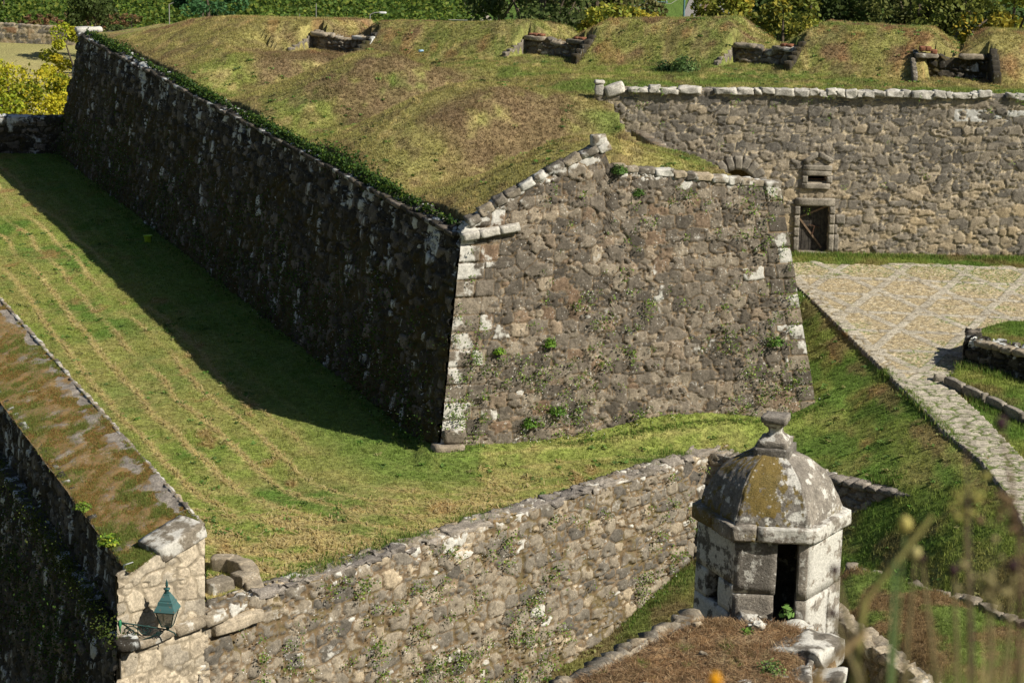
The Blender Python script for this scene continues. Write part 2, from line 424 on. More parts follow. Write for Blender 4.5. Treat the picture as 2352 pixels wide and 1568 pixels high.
def zlow(x, y, sdT=None):
    dW, _ = seg_sd(x, y, CURB)          # positive to the west (left of the northward line)
    zc = zP(y)
    k = np.interp(y, [60, 66, 71, 80], [1, 1.05, 1.25, 2.0])
    dd = dW * k
    ditch = np.maximum(zc + np.interp(dd, [0, .8, 1.9, 3.6, 6.2, 9], [0, -.35, -1.0, -1.75, -2.6, -3.6]), -3.0)
    t, d = ltd(x, y)
    ditch = ditch + .8 * np.exp(-(((x - 4.6) / 4.2) ** 2 + ((y - 70.2) / 1.35) ** 2)) * (x < 11)
    ditch = ditch + .25 * sst(1.8, 0, np.abs(poly_sd(x, y, [(-2.26, 67.4), (10.5, 71), (10, 80), (-20, 115)]))) * (x > -3)
    low = zc + np.interp(dW, [0, .8, 1.9, 2.7, 3.6, 5, 7.2, 10.3, 14, 24, 40], [0, -.35, -1.1, -1.8, -2.6, -3.6, -5.0, -6.2, -6.9, -9.5, -11])
    s1 = poly_sd(x, y, DPOLY)
    n1, _ = seg_sd(x, y, [(-9.75, 51.4), (-9.75 - .405 * 30, 51.4 + .914 * 30)])
    inD = (s1 > .25) & (n1 < -.8)
    z = np.where(inD, ditch, low)
    z = np.where(n1 > -.8, -11.5, z)
    z = np.where(dW < 0, zc - .03, z)
    # small relief of the turf
    z = z + np.where(dW > .3, .05 * (fbm(x * .9, y * .9, 3, 3) - .5) * 2 + .12 * (fbm(x * .2, y * .2, 2, 4) - .5), 0)
    # raised bed
    bd = poly_sd(x, y, BED)
    z = np.where(bd > .2, .12 + .05 * fbm(x, y, 2, 8) + .1 * sst(0, 3, bd), z)
    st = poly_sd(x, y, STRIP); z = np.where(st > .12, np.maximum(z, zc + .25 + .03 * fbm(x * 2, y * 2, 2, 8)), z)
    return z, inD, dW
BED = [(15.3, 71.3), (17.0, 69.45), (22.4, 63.4), (30, 64), (30, 76), (17.2, 74.6), (15.7, 73.0)]
STRIP = [(14.35, 69.8), (15.26, 68.0), (16.15, 66.2), (17.6, 63.4), (22.4, 63.4), (17.0, 69.45), (15.3, 71.3), (14.9, 71.2)]
SPUR = [(4.6, 44.0), (4.05, 43.9), (2.6, 42.4), (1.19, 40.4), (-1.5, 36.5), (-4, 32), (6.2, 32), (6.35, 38), (6.5, 40.5), (6.9, 42.3), (6.6, 43.4), (5.9, 43.9)]
R2 = [(8.06, 50.24), (10.5, 48.15), (11.7, 46.3), (14.5, 42), (16, 36), (10.6, 36), (9.6, 40), (8.8, 42.5), (8.1, 44.5), (7.6, 46.0), (7.3, 48.5)]
def groundz(x, y):
    x = np.asarray(x, float); y = np.asarray(y, float)
    z, inD, dW = zlow(x, y)
    # near ramparts
    sp = poly_sd(x, y, SPUR); zs = 1.0 + .1 * (fbm(x * .8, y * .8, 3, 31) - .5) * 2 - .25 * sst(.9, 0, sp)
    near = y < 56
    z = np.where(near & (sp > 0), zs, z)
    r2 = poly_sd(x, y, R2); zr = .0 + .25 * sst(0, 3, r2) + .2 * (fbm(x * .7, y * .7, 3, 33) - .5) * 2 - .5 * sst(.8, 0, r2)
    z = np.where(near & (r2 > 0), zr, z)
    gap = near & (sp <= 0) & (r2 <= 0) & (y < 47) & (y > 30) & (x > 5.5) & (x < 11)
    z = np.where(gap, -1.6, z)
    hill = np.clip(16.25 - .52 * np.maximum(y - 3.2, 0) , -9, 16.25)
    z = np.where(y < 40, np.maximum(z, hill), z)
    # bastion
    sT = poly_sd(x, y, TOP)
    zt = ztop(x, y)
    z = np.where(sT > .42, zt, z)
    # beyond
    back = (y > 93) & (sT <= .42) & ((ltd(x, y)[1] > .2) | (y > 126.5))
    far = -3.0 - 7 * sst(112, 150, y) - 2 * sst(150, 200, y) + 24 * sst(260, 700, y) + 60 * sst(700, 2500, y)
    far = far + .6 * (fbm(x * .05, y * .05, 3, 41) - .5)
    west = (x < -26.0) & (y > 124.4)
    z = np.where(back & ((x > -22) | (y > 126.5)) | west, far, z)
    return z
STRAW = np.array((.47, .375, .165)); GREEN = np.array((.115, .192, .034)); GREEN2 = np.array((.205, .248, .055)); DRY = np.array((.30, .255, .095))
BROWN = np.array((.215, .145, .075)); SOIL = np.array((.33, .185, .085)); MOSS = np.array((.19, .125, .035)); DARKG = np.array((.05, .10, .02))
def groundc(x, y, z=None, nz=None):
    """own colour of the turf: green, dry, straw rows, worn soil"""
    x = np.asarray(x, float); y = np.asarray(y, float)
    def mx(c, d, t): return c * (1 - t[..., None]) + np.asarray(d) * t[..., None]
    a = fbm(x * .45, y * .3, 4, 51); b = fbm(x * 1.7, y * 1.2, 3, 52); c3 = fbm(x * .12, y * .12, 3, 53); h = fbm(x * 5, y * 4, 2, 54)
    c = np.tile(GREEN2, x.shape + (1,)).astype(float)
    c = mx(c, GREEN, sst(.5, .68, a)); c = mx(c, DRY, sst(.46, .7, b) * .45)
    sT = poly_sd(x, y, TOP); top = sT > .42
    t, d = ltd(x, y)
    # bastion top: drier
    de, s = seg_sd(x, y, EL); de = -de
    ct = mx(c, DRY, np.clip(.16 + .6 * sst(.42, .62, c3) + .25 * sst(-1, 1, de), 0, .85))
    ct = mx(ct, STRAW, sst(.55, .75, fbm(x * 2.4, y * .8, 3, 57)) * .6); ct = mx(ct, (.17, .13, .065), sst(.58, .66, fbm(x * 1.9 + 9, y * 1.4, 4, 59)) * .55)
    ct = mx(ct, BROWN, sst(.54, .70, fbm(x * .8, y * .8, 4, 55)) * np.clip(.25 + .7 * sst(0, 1, de) + .2 * (d < 9), 0, 1))
    for v in VAL:
        off = t - v - (d - 4) * .12
        pk = sst(-1.0, -.4, off) * sst(5.6, 4.2, off + 1.5 * (a - .5)) * sst(2.6, 4.6, d + 3.0 * (a - .5)) * sst(11.5, 9, d)
        ct = mx(ct, (.18, .125, .07), pk * sst(.2, .5, b) * .85)
    ct = mx(ct, SOIL, sst(.60, .74, fbm(x * 1.3, y * .9, 4, 56)) * .5 * sst(-.5, .5, de))
    ct = mx(ct, BROWN, sst(1.6, .5, sT) * .5)
    gpath = sst(.52, .62, fbm(x * .35, y * .35, 3, 58)) * sst(9, 11, d) * sst(0, -2, de); ct = mx(ct, GREEN, gpath * .6)
    # the ditch: straw rows round the bastion
    db = -poly_sd(x, y, [(-2.26, 67.4), (10.5, 71), (10, 82), (-26, 126), (-26.2, 124.2)])
    wob = (fbm(x * .25, y * .12, 3, 61) - .5) * 1.0
    ph = (db + wob) / 1.12
    row = np.abs(ph - np.floor(ph) - .5) * 2                       # 0 on a row
    inten = sst(.18, .45, fbm(x * .35 + 3, y * .10, 3, 62)) * (.35 + .65 * sst(2.5, 5, db))
    rowm = sst(.30, .08, row) * inten
    s1 = poly_sd(x, y, DPOLY)
    dW, _ = seg_sd(x, y, CURB)
    inD = (s1 > .25) & (dW > 0) & (y > 50)
    cd_ = mx(c, STRAW, np.clip(rowm, 0, 1) * .95 * sst(8, 5.5, x))
    cd_ = mx(cd_, DRY, sst(.4, .55, c3) * .35 * sst(0, 5, db))
    hay = sst(-3.5, -6.0, x) * sst(66, 58, y) + sst(6, 2, s1) * sst(4, -2, x) * .7
    cd_ = mx(cd_, STRAW * .92, np.clip(hay, 0, 1) * sst(.45, .62, fbm(x * 1.1, y * 2.2, 4, 63)) * .85)
    cd_ = mx(cd_, SOIL * .9, sst(.68, .76, fbm(x * .9, y * .5, 4, 64)) * .6 * (db > .8))
    cd_ = mx(cd_, GREEN, sst(4.2, 2.2, db) * (x < -1) * .65)
    g2 = sst(.5, .62, fbm(x * .6, y * .5, 3, 65)) * sst(8, 9.5, x); cd_ = mx(cd_, GREEN, g2 * .9)
    low = (~inD) & (y > 40) & (y < 93)
    cl = mx(c, GREEN, sst(.42, .6, a) * .75); cl = mx(cl, BROWN, sst(.56, .7, fbm(x * .8, y * .7, 4, 66)) * .6); cl = mx(cl, (.20, .16, .075), (.35 + .6 * sst(.45, .6, fbm(x * 1.5, y * 1.5, 3, 76))) * sst(8, 6, x))
    bank = inD | low
    cc = np.where(top[..., None], ct, np.where(inD[..., None], cd_, cl))
    bk = (dW > 0) & (dW < .8) & (y > 60) & ~top
    cc = mx(cc, BROWN, bk * sst(.4, .62, b) * .6)
    # near earthworks: dry roots and brown earth
    sp = (poly_sd(x, y, SPUR) > 0) & (y < 50)
    cs = mx(np.tile(np.array((.27, .17, .085)), x.shape + (1,)), BROWN, sst(.45, .6, fbm(x * 2, y * 2, 4, 67))); cs = mx(cs, GREEN, sst(.68, .76, fbm(x * 2.2, y * 2.2, 3, 68)) * .8)
    cs = mx(cs, (.34, .27, .17), sst(.6, .7, fbm(x * 3, y * 3, 4, 69)) * .6)
    cc = np.where(sp[..., None], cs, cc)
    r2 = (poly_sd(x, y, R2) > 0) & (y < 54)
    cr = mx(np.tile(np.array((.20, .135, .065)), x.shape + (1,)), GREEN, sst(.5, .62, fbm(x * 1.1, y * 1.1, 4, 70)) * .8)
    cc = np.where(r2[..., None], cr, cc)
    sl = (sT > -.6) & (sT <= .42); cc = mx(cc, BROWN * .7, sl * 1.0)
    # beyond the fortress
    far = ~top & (((y > 93) & ((d > .2) | (y > 126.5)) & ((x > -22) | (y > 126.5))) | ((x < -26) & (y > 124.4)))
    cf = np.tile(np.array((.10, .16, .03)), x.shape + (1,)); cf = mx(cf, DARKG, sst(.45, .6, fbm(x * .04, y * .03, 3, 71)))
    fieldm = sst(-26, -31, x) * sst(150, 165, y) * sst(262, 254, y); cf = mx(cf, (.38, .33, .14), fieldm * (.75 + .25 * sst(.4, .6, fbm(x * .15, y * .1, 3, 72))))
    cc = np.where(far[..., None], cf, cc)
    return np.clip(cc * (.8 + .4 * h[..., None]), 0, 1)
def axis(parts):
    out = [parts[0][0]]
    for (a, b, st) in parts:
        n = max(1, int(round((b - a) / st))); out += list(a + (b - a) * (np.arange(n) + 1) / n)
    return np.array(out)
gx = axis([(-1500, -300, 200), (-300, -80, 20), (-80, -34, 2), (-34, 26, .18), (26, 60, 1.5), (60, 300, 20), (300, 1500, 200)])
gy = axis([(-60, -5, 5), (-5, 30, .7), (30, 128, .18), (128, 160, 1.0), (160, 320, 4), (320, 700, 20), (700, 3200, 125)])
GX, GY = np.meshgrid(gx, gy, indexing='ij')
GZ = groundz(GX, GY)
GC = groundc(GX, GY)
V = np.stack([GX, GY, GZ], -1).reshape(-1, 3)
ground = npmesh('ground', V, gridfaces(len(gx), len(gy)), MAT['ground'], GC.reshape(-1, 3), True, None, 'gc')
tag(ground, kind='structure')
# ------------------------------------------------------------------ rubble masonry
def stones(U, V, cw, ch, seed=0, fill=.35, warp=.13, p=3.8, jit=.36, miss=.08):
    U = U + cw * warp * 2 * (fbm(U / cw * .7, V / ch * .7, 2, seed + 90) - .5)
    V = V + ch * warp * 2 * (fbm(U / cw * .6 + 5, V / ch * .6, 2, seed + 91) - .5) + ch * 1.2 * (fbm(U / cw * .13, V / ch * .1, 2, seed + 92) - .5)
    B1 = np.full(U.shape, 9e9); B2 = B1.copy(); ID = np.zeros(U.shape); LU = np.zeros(U.shape); LV = np.zeros(U.shape); SM = np.zeros(U.shape)
    for layer, (s, prob) in enumerate(((1., 1 - miss), (.5, fill), (.3, fill * .5))):
        w_, h_ = cw * s, ch * s * (1 if layer == 0 else .85)
        sd_ = seed + layer * 13
        J0 = np.floor(V / h_)
        for dj in (-1, 0, 1):
            J = J0 + dj; sh = .5 * np.mod(J, 2) + .3 * _h(J, 5, sd_)
            I0 = np.floor(U / w_ - sh)
            for di in (-1, 0, 1):
                I = I0 + di
                ex = _h(I, J, sd_ + 1) < prob
                cx = (I + .5 + sh + (_h(I, J, sd_ + 2) - .5) * 2 * jit) * w_; cy = (J + .5 + (_h(I, J, sd_ + 3) - .5) * 2 * jit * .55) * h_
                q = _h(I, J, sd_ + 4); q2 = _h(I, J, sd_ + 6)
                sx = w_ * (.62 + .75 * q); sy = h_ * (.75 + .5 * q2)
                an = (_h(I, J, sd_ + 7) - .5) * .34
                dx = U - cx; dy = V - cy; dx, dy = dx * np.cos(an) + dy * np.sin(an), dy * np.cos(an) - dx * np.sin(an)
                d = ((np.abs(dx) / sx) ** p + (np.abs(dy) / sy) ** p) ** (1 / p)
                d = np.where(ex, d, 9e9)
                c1 = d < B1; c2 = (~c1) & (d < B2)
                B2 = np.where(c1, B1, np.where(c2, d, B2)); B1 = np.where(c1, d, B1)
                ID = np.where(c1, _h(I, J, sd_ + 5), ID); LU = np.where(c1, dx / sx, LU); LV = np.where(c1, dy / sy, LV); SM = np.where(c1, s, SM)
    e = np.minimum(B2 - B1, 1.2) * SM ** .6
    return e, ID, LU, LV, SM
def wallgrid(O, dr, upv, n, bottom, top, res, cell, seed=0, depth=.09, joint=(.02, .17), rough=.03, quoin=None, wfun=None, mfun=None, dfun=None,
             cap=.55, capback=None, tilt=.05, fill=.35, maskpow=1., sp={}):
    """a masonry face on the plane O + dr*u + upv*v, between the bottom and top outlines (u, v), displaced along n; a cap of width `cap` runs back from the top"""
    O = np.array(O, float); dr = np.array(dr, float); upv = np.array(upv, float); n = np.array(n, float)
    bottom = np.array(bottom, float); top = np.array(top, float)
    Lm = max(bottom[-1, 0] - bottom[0, 0], top[-1, 0] - top[0, 0]); Hm = (top[:, 1].max() - bottom[:, 1].min())
    nu = int(Lm / res[0]) + 2; nv = int(Hm / res[1]) + 2
    s = np.linspace(0, 1, nu)
    Ub = lerp(bottom[0, 0], bottom[-1, 0], s); Vb = np.interp(Ub, bottom[:, 0], bottom[:, 1])
    Ut = lerp(top[0, 0], top[-1, 0], s); Vt = np.interp(Ut, top[:, 0], top[:, 1])
    r = np.linspace(0, 1, nv)[None, :]
    U = Ub[:, None] * (1 - r) + Ut[:, None] * r; Vv = Vb[:, None] * (1 - r) + Vt[:, None] * r
    ncap = max(2, int(cap / res[1] / 1.5)); k = np.linspace(0, 1, ncap + 1)[1:] * cap
    Uc = np.repeat(U[:, -1:], ncap, 1); Vc = Vv[:, -1:] + k[None, :]
    UU = np.concatenate([U, Uc], 1); VV = np.concatenate([Vv, Vc], 1)
    e, ID, LU, LV, SM = stones(UU, VV, cell[0], cell[1], seed, fill, **sp)
    if quoin:                    # regular blocks near a corner: function gives mask, e, id
        q = quoin(UU, VV); qm = q[0]
        e = np.where(qm, q[1], e); ID = np.where(qm, q[2], ID); LU = np.where(qm, 0, LU); LV = np.where(qm, 0, LV)
    e = e + .05 * (fbm(UU * 9, VV * 9, 3, seed + 3) - .5) * 2
    mask = sst(joint[0], joint[1], e)
    h = depth * mask ** maskpow * (.55 + .9 * np.mod(ID * 5.77, 1))
    h = h + tilt * mask * (LU * (np.mod(ID * 31.7, 1) - .5) + LV * (np.mod(ID * 17.3, 1) - .5)) * np.minimum(SM, 1)
    h = h + rough * (fbm(UU * 4, VV * 4, 4, seed + 8) - .5) * 2 + .10 * (fbm(UU * .35, VV * .35, 3, seed + 9) - .5)
    if dfun is not None: h = h + dfun(UU, VV)
    P = O + dr * UU[..., None]
    P[:, :nv] += upv * Vv[..., None]
    hb = np.array([-n[0], -n[1], 0.]); hb /= np.linalg.norm(hb)
    P[:, nv:] += upv * Vv[:, -1:][..., None] + hb * k[None, :, None]
    ang = np.concatenate([np.zeros(nv), np.minimum(1, k / .12) * math.pi / 2])
    ang[nv - 1] = .5; ang[nv - 2] = .2
    dirs = n[None, :] * np.cos(ang)[:, None] + np.array([0, 0, 1.])[None, :] * np.sin(ang)[:, None]
    edge = np.ones(nv + ncap); 
    P = P + dirs[None, :, :] * (h * edge)[..., None]
    # back skirt
    last = P[:, -1] + np.array([0, 0, -.8])
    P = np.concatenate([P, last[:, None, :]], 1)
    def ext(a): return np.concatenate([a, a[:, -1:]], 1)
    Wv = wfun(UU, VV, ID) if wfun else np.zeros_like(UU)
    Mv = mfun(UU, VV, ID) if mfun else np.zeros_like(UU)
    At = np.stack([ext(mask), ext(ID), ext(Wv + 0 * UU), ext(Mv + 0 * UU)], -1)
    return P.reshape(-1, 3), gridfaces(P.shape[0], P.shape[1]), At.reshape(-1, 4)
def wall(name, mat, parent, **kw):
    Vx, F, A = wallgrid(**kw)
    return npmesh(name, Vx, F, mat, A, True, parent)
def quoins(u0, wid, hgt, left=True, seed=0, slope=0., lean=0.):
    """long-and-short corner blocks along a line u = u0(v)"""
    def f(U, V):
        uc = u0(V); x = (U - uc) if left else (uc - U)
        vv = V - slope * x
        J = np.floor(vv / hgt); w_ = wid * (.75 + .45 * np.mod(J, 2) + .25 * _h(J, 2, seed))
        fy = vv / hgt - J
        two = np.mod(J, 2) > .5
        e = np.minimum(np.minimum(fy, 1 - fy) * hgt, (w_ - x)) * 2.2
        half = w_ * (.45 + .2 * _h(J, 3, seed)); sec = two & (x > half)
        e = np.where(two, np.minimum(e, np.abs(x - half) * 2.2), e)
        return (x < w_), e, _h(J, np.where(sec, 7, 1), seed)
    return f
NB = np.array
# --- main bastion
bast = thing('bastion', 'large angular stone bastion with leaning walls, left side shaded and right face sunlit', 'bastion', (2, 76, -3))
def wR(U, V, ID):
    return .50 * sst(1.7, .2, U - .14 * V) * (np.mod(ID * 3, 1) > .25) + .40 * sst(.75, .1, (np.interp(U, [0, 1, 1.96, 2.99, 4.33, 5.82, 6, 7.14, 11.9], [7, 7.1, 8, 8.5, 9.25, 9.77, 9.1, 8.93, 8.3]) - V)) \
        + .45 * sst(1.5, .15, (13.25 - .165 * V) - U) * (np.mod(ID * 5, 1) > .45) + .30 * (np.mod(ID * 11, 1) > .90)
def mR(U, V, ID): return .06 + .10 * sst(7.2, 9, V) + .05 * sst(2, 0, V)
qL = quoins(lambda v: .142 * v, .95, .56, True, 4, .0); qR = quoins(lambda v: 13.25 - .167 * v, .75, .52, False, 9, .0)
def qBoth(U, V):
    a = qL(U, V); b = qR(U, V)
    return a[0] | b[0], np.where(a[0], a[1], b[1]), np.where(a[0], a[2], b[2])
wall('right_face', MAT['bastion'], bast, O=(-2.26, 67.4, -3), dr=(.9624, .2715, 0), upv=(-.0446, .1582, .9864), n=(.2678, -.9493, .1644),
     bottom=[(-.10, -.6), (13.35, -.9)], top=[(.92, 7.1), (1.1, 7.3), (1.96, 7.97), (2.99, 8.49), (4.33, 9.22), (5.75, 9.74), (5.93, 9.1), (7.14, 8.93), (8.95, 8.69), (10.48, 8.47), (11.87, 8.32)],
     res=(.042, .042), cell=(.60, .46), seed=11, tilt=.035, depth=.065, fill=.26, sp=dict(p=6.5, jit=.27, warp=.09), wfun=wR, mfun=mR, quoin=qBoth, cap=.5, joint=(.01, .10))
def wL(U, V, ID):
    return .20 * sst(5.4, 6.9, V) + .14 * (fbm(U * .25, V * .2, 2, 77) - .4) + .12 * (np.mod(ID * 11, 1) > .85)
def mL(U, V, ID): return .30 - .75 * sst(5.3, 6.3, V + .6 * (fbm(U * .5, V * .3, 3, 70) - .5)) + .1 * sst(2, 0, V)
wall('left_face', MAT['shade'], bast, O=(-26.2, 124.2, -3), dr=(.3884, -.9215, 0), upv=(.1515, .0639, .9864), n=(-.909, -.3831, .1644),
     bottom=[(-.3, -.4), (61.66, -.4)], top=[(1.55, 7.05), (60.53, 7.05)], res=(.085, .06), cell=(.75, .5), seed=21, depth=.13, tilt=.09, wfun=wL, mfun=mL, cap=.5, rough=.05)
# far end of the bastion and hidden flank
wall('rear_face', MAT['shade'], bast, O=(-24.3, 124.0, -3.5), dr=(-.9, -.43, 0) and (.94, .34, 0), upv=(0, 0, 1), n=(-.34, .94, 0), bottom=[(0, -3), (8, -3)], top=[(0, 7.4), (8, 7.4)],
     res=(.3, .3), cell=(.8, .5), seed=22, cap=.5)
wall('flank_face', MAT['bastion'], bast, O=(10.3, 71.1, -2.8), dr=(-.277, .961, 0), upv=(-.142, -.041, .989), n=(.951, .274, .148), bottom=[(.05, -1), (16.5, 2.4)], top=[(1.38, 7.9), (3, 7.45), (9.5, 7.3), (15.5, 7.7)],
     res=(.15, .12), cell=(.6, .45), seed=23, cap=.4)
# moulding (cordon) on the corner of the bastion, at the far tip and a stretch of old coping
cb = MB()
dR = Vector((.9624, .2715, 0)); sR = Vector((.2678, -.9493, 0))
def onR(u, v, off=0.): return Vector((-2.26, 67.4, -3)) + dR * u + Vector((-.0446, .1582, .9864)) * v + Vector((.2678, -.9493, .1644)) * off
for i, (a, b) in enumerate(((.93, 1.45), (1.47, 2.15), (2.17, 2.82))):
    p = onR((a + b) / 2, 7.0 + (((a + b) / 2) - 1) * .15, .06); dd = (dR + Vector((0, 0, .15))).normalized()
    block(cb, p, (b - a + .03, .42, .24), frame(dd), 5, .2, .03, W=.4, M=-.05, r1=.7)
cb.build('cordon', MAT['white'], bast)
cb = MB()
dL = Vector((-.3884, .9215, 0))
for i in range(84):
    t = .35 + i * .7
    q = Vector((-1.72, 68.75, 4.0)) + dL * (t + .35)
    block(cb, q + Vector((RNG.normal(0, .03), 0, RNG.normal(0, .03) - .07)), (.69, .34, .14), frame(dL), 3, .2, .03, W=.15 * (RNG.random() > .6), M=.15)
cb.build('coping', MAT['shade'], bast)
cb = MB(); block(cb, (-24.1, 123.3, 4.15), (.8, 1.5, .28), frame(dL), 5, .3, .03, W=.5, M=-.3, r1=.8); cb.build('corner_stone', MAT['white'], bast)
# stones along the gable-like top of the right face
cb = MB()
pts = [(1.0, 7.32), (1.96, 7.97), (2.99, 8.49), (4.33, 9.22), (5.75, 9.74)]
u = 1.1
while u < 5.6:
    wd = RNG.uniform(.28, .6); v = np.interp(u + wd / 2, [p[0] for p in pts], [p[1] for p in pts])
    dd = (dR + Vector((0, 0, .5))).normalized()
    block(cb, onR(u + wd / 2, v + .02, -.12), (wd + .02, .5, RNG.uniform(.2, .3)), frame(dd), 5, .16, .06, W=.5 * RNG.random() + .1, M=.1); u += wd
cb.build('parapet_coping', MAT['coping'], bast); cb = MB()
block(cb, onR(5.62, 9.98, -.1), (.5, .5, .36), frame(dR), 5, .3, .06, W=.35, M=0)
cb.build('apex_stone', MAT['coping'], bast); cb = MB()
u = 6.1
while u < 11.7:
    wd = RNG.uniform(.3, .65); v = 9.1 - (u - 5.93) * .131
    block(cb, onR(u + wd / 2, v - .03, -.14), (wd + .01, .5, RNG.uniform(.18, .26)), frame(dR), 5, .14, .05, W=.5 * (RNG.random() > .4), M=.05); u += wd
cb.build('parapet_coping', MAT['coping'], bast)
cb = MB(); block(cb, onR(.25, .12, .12), (1.05, .6, .52), frame(dR), 6, .22, .05, W=.1, r1=.8); block(cb, onR(.5, .62, .07), (.75, .5, .48), frame(dR), 6, .3, .06, W=.2, r1=.5)
cb.build('foot_stone', MAT['bastion'], bast)

# --- curtain wall with door and window (plane facing the camera)
cur = thing('curtain_wall', 'tall sunlit wall of golden rubble stone behind the paved yard, with a wooden door in it', 'wall', (14, 86.1, 0))
def dC(U, V):
    z = np.zeros_like(U)
    z = np.where((U > .80) & (U < 1.97) & (V < 1.87), -.45, z)             # door opening
    z = np.where((U > 1.04) & (U < 1.78) & (V > 2.82) & (V < 3.08), -.5, z)  # window slot
    z = np.where(((U + 1.75) ** 2 + (V - 2.62) ** 2 < .62 ** 2), -.8, z)
    return z
def wC(U, V, ID): return .42 * sst(6.0, 6.4, V) * (np.mod(ID * 7, 1) > .3) + .28 * sst(5.2, 6.3, V) + 1.2 * (np.abs(V - 5.6) < .24) * (U > 6.7) * (U < 9.9) * (np.mod(ID * 13, 1) > .35)
def mC(U, V, ID): return -.12 + .12 * sst(5.5, 6.6, V)
def idC(V, ID): return ID
Vx, F, A = wallgrid(O=(10.6, 86.1, 0), dr=(1, 0, 0), upv=(0, .02, .9998), n=(0, -.9998, .02), bottom=[(-9, -.5), (16, -.5)],
                    top=[(-7.5, 6.3), (-6.85, 6.36), (16, 6.36)], res=(.045, .045), cell=(.60, .37), seed=31, depth=.06, dfun=dC, wfun=wC, mfun=mC, cap=.5, tilt=.03, fill=.25, joint=(.015, .11), rough=.014)
# the lower courses are warmer, the upper ones greyer (weathering of the wall itself)
zz = Vx[:, 2]; A[:, 1] = np.clip(A[:, 1] * .66 + .24 * sst(4.6, 1.2, zz + 1.2 * (fbm(Vx[:, 0] * .3, zz * .3, 3, 5) - .5)), 0, .96)
npmesh('wall_face', Vx, F, MAT['door'], A, True, cur)
cb = MB(); u = -6.75
while u < 15.5:
    wd = float(RNG.choice([.28, .4, .55, .8])) * RNG.uniform(.85, 1.15); hh = RNG.uniform(.16, .30)
    if RNG.random() > .06: block(cb, (10.6 + u + wd / 2, 86.25, 6.40 + RNG.normal(0, .03)), (wd + .01, .5, hh), frame((1, RNG.normal(0, .03), RNG.normal(0, .03))), 6, .10, .07, W=-.1 + .4 * RNG.random(), M=-.02 + .3 * RNG.random(), r1=RNG.random())
    u += wd
cb.build('coping', MAT['white'], cur)
fr = MB()
def dblock(mb, u0, u1, v0, v1, off=.06, dep=.5, **kw):
    block(mb, (10.6 + (u0 + u1) / 2, 86.1 - off + dep / 2, (v0 + v1) / 2), (u1 - u0 - .012, dep, v1 - v0 - .012), None, 4, .07, .012, **kw)
g = thing  # keep names short below
ds = MB(); dblock(ds, .58, 2.18, 1.87, 2.2, .12, .6, r1=.55, W=.15); ds.build('lintel', MAT['dress'], cur)
ds = MB()
for (v0, v1) in ((0, .62), (.62, 1.0), (1.0, 1.5), (1.5, 1.87)): dblock(ds, .57, .80, v0, v1, .12, .6, r1=RNG.random(), W=.15)
ds.build('door_jamb', MAT['dress'], cur)
ds = MB()
for (v0, v1, e) in ((0, .75, .18), (.75, 1.15, .1), (1.15, 1.55, .4), (1.55, 1.87, 0)):
    dblock(ds, 1.97, 2.2, v0, v1, .12, .6, r1=RNG.random(), W=.15)
    if e: dblock(ds, 2.2, 2.22 + e, v0, v1, .08, .55, r1=RNG.random())
ds.build('door_jamb', MAT['dress'], cur)
ds = MB(); dblock(ds, .7, 2.1, -.12, .02, .2, .6, r1=.6); ds.build('doorstep', MAT['dress'], cur)
dw = MB()
for i in range(8):
    u0 = .8 + i * .147; box(dw, (10.6 + u0 + .073, 86.36 + RNG.normal(0, .006), .93), (.138, .05, 1.86 - RNG.random() * .05), None, (1, RNG.random(), 0, 0))
WOOD = plain_mat('weathered_wood', (.085, .075, .062), .9, 0, 7, .55, (.035, .032, .03))
WOOD2 = plain_mat('bare_wood', (.26, .18, .12), .9, 0, 9, .4)
IRON = plain_mat('rusty_iron', (.16, .09, .06), .8, .2, 14, .5)
door = dw.build('door', WOOD, cur, False)
def bar(mb, a, b, wd, th):
    a = Vector(a); b = Vector(b); d = b - a; box(mb, (a + b) / 2, (d.length, th, wd), frame(d, (0, 0, 1)))
br = MB(); bar(br, (10.6 + .80, 86.30, 1.36), (10.6 + 1.95, 86.30, 1.86), .07, .05); o = br.build('brace', WOOD2, door, False)
br = MB(); bar(br, (10.6 + .81, 86.30, 1.34), (10.6 + 1.75, 86.30, .15), .07, .05); o = br.build('brace', WOOD2, door, False)
br = MB(); bar(br, (10.6 + 1.2, 86.28, 1.08), (10.6 + 1.66, 86.26, .96), .035, .03); bar(br, (10.6 + 1.43, 86.27, 1.0), (10.6 + 1.36, 86.27, .68), .035, .03)
br.build('latch', IRON, door, False)
ds = MB(); dblock(ds, .83, 2.0, 3.3, 3.52, .10, .5, r1=.5); dblock(ds, .81, 1.98, 3.09, 3.3, .10, .5, r1=.6); dblock(ds, .81, 1.04, 2.80, 3.09, .1, .5, r1=.3); dblock(ds, 1.78, 2.02, 2.80, 3.09, .1, .5, r1=.45)
dblock(ds, .79, 1.95, 2.56, 2.80, .14, .5, r1=.7, W=.1)
win = ds.build('window', MAT['dress'], cur)
bs_ = MB(); bar(bs_, (11.62, 86.2, 2.945), (12.4, 86.2, 2.945), .02, .02); bar(bs_, (12.01, 86.19, 2.8), (12.01, 86.19, 3.1), .025, .025); bs_.build('window_bars', IRON, win, False)
bk = MB(); box(bk, (12.0, 86.55, 2.95), (.76, .04, .3)); bk.build('window_recess', plain_mat('dark_recess', (.012, .011, .01), 1., 0, 5, .3), win, False)
ds = MB()      # relieving arch over the window, half-hidden arch to the left
for k, (a, b, c_, d_) in enumerate(((.86, 3.62, 1.42, 3.98), (1.42, 3.98, 1.99, 3.68))):
    p = Vector((10.6 + (a + c_) / 2, 86.22, (b + d_) / 2)); dd = Vector((c_ - a, 0, d_ - b)); block(ds, p, (dd.length, .4, .2), frame(dd, (0, 0, 1)), 4, .15, .02, r1=.3)
ds.build('relieving_arch', MAT['dress'], cur)
ds = MB()
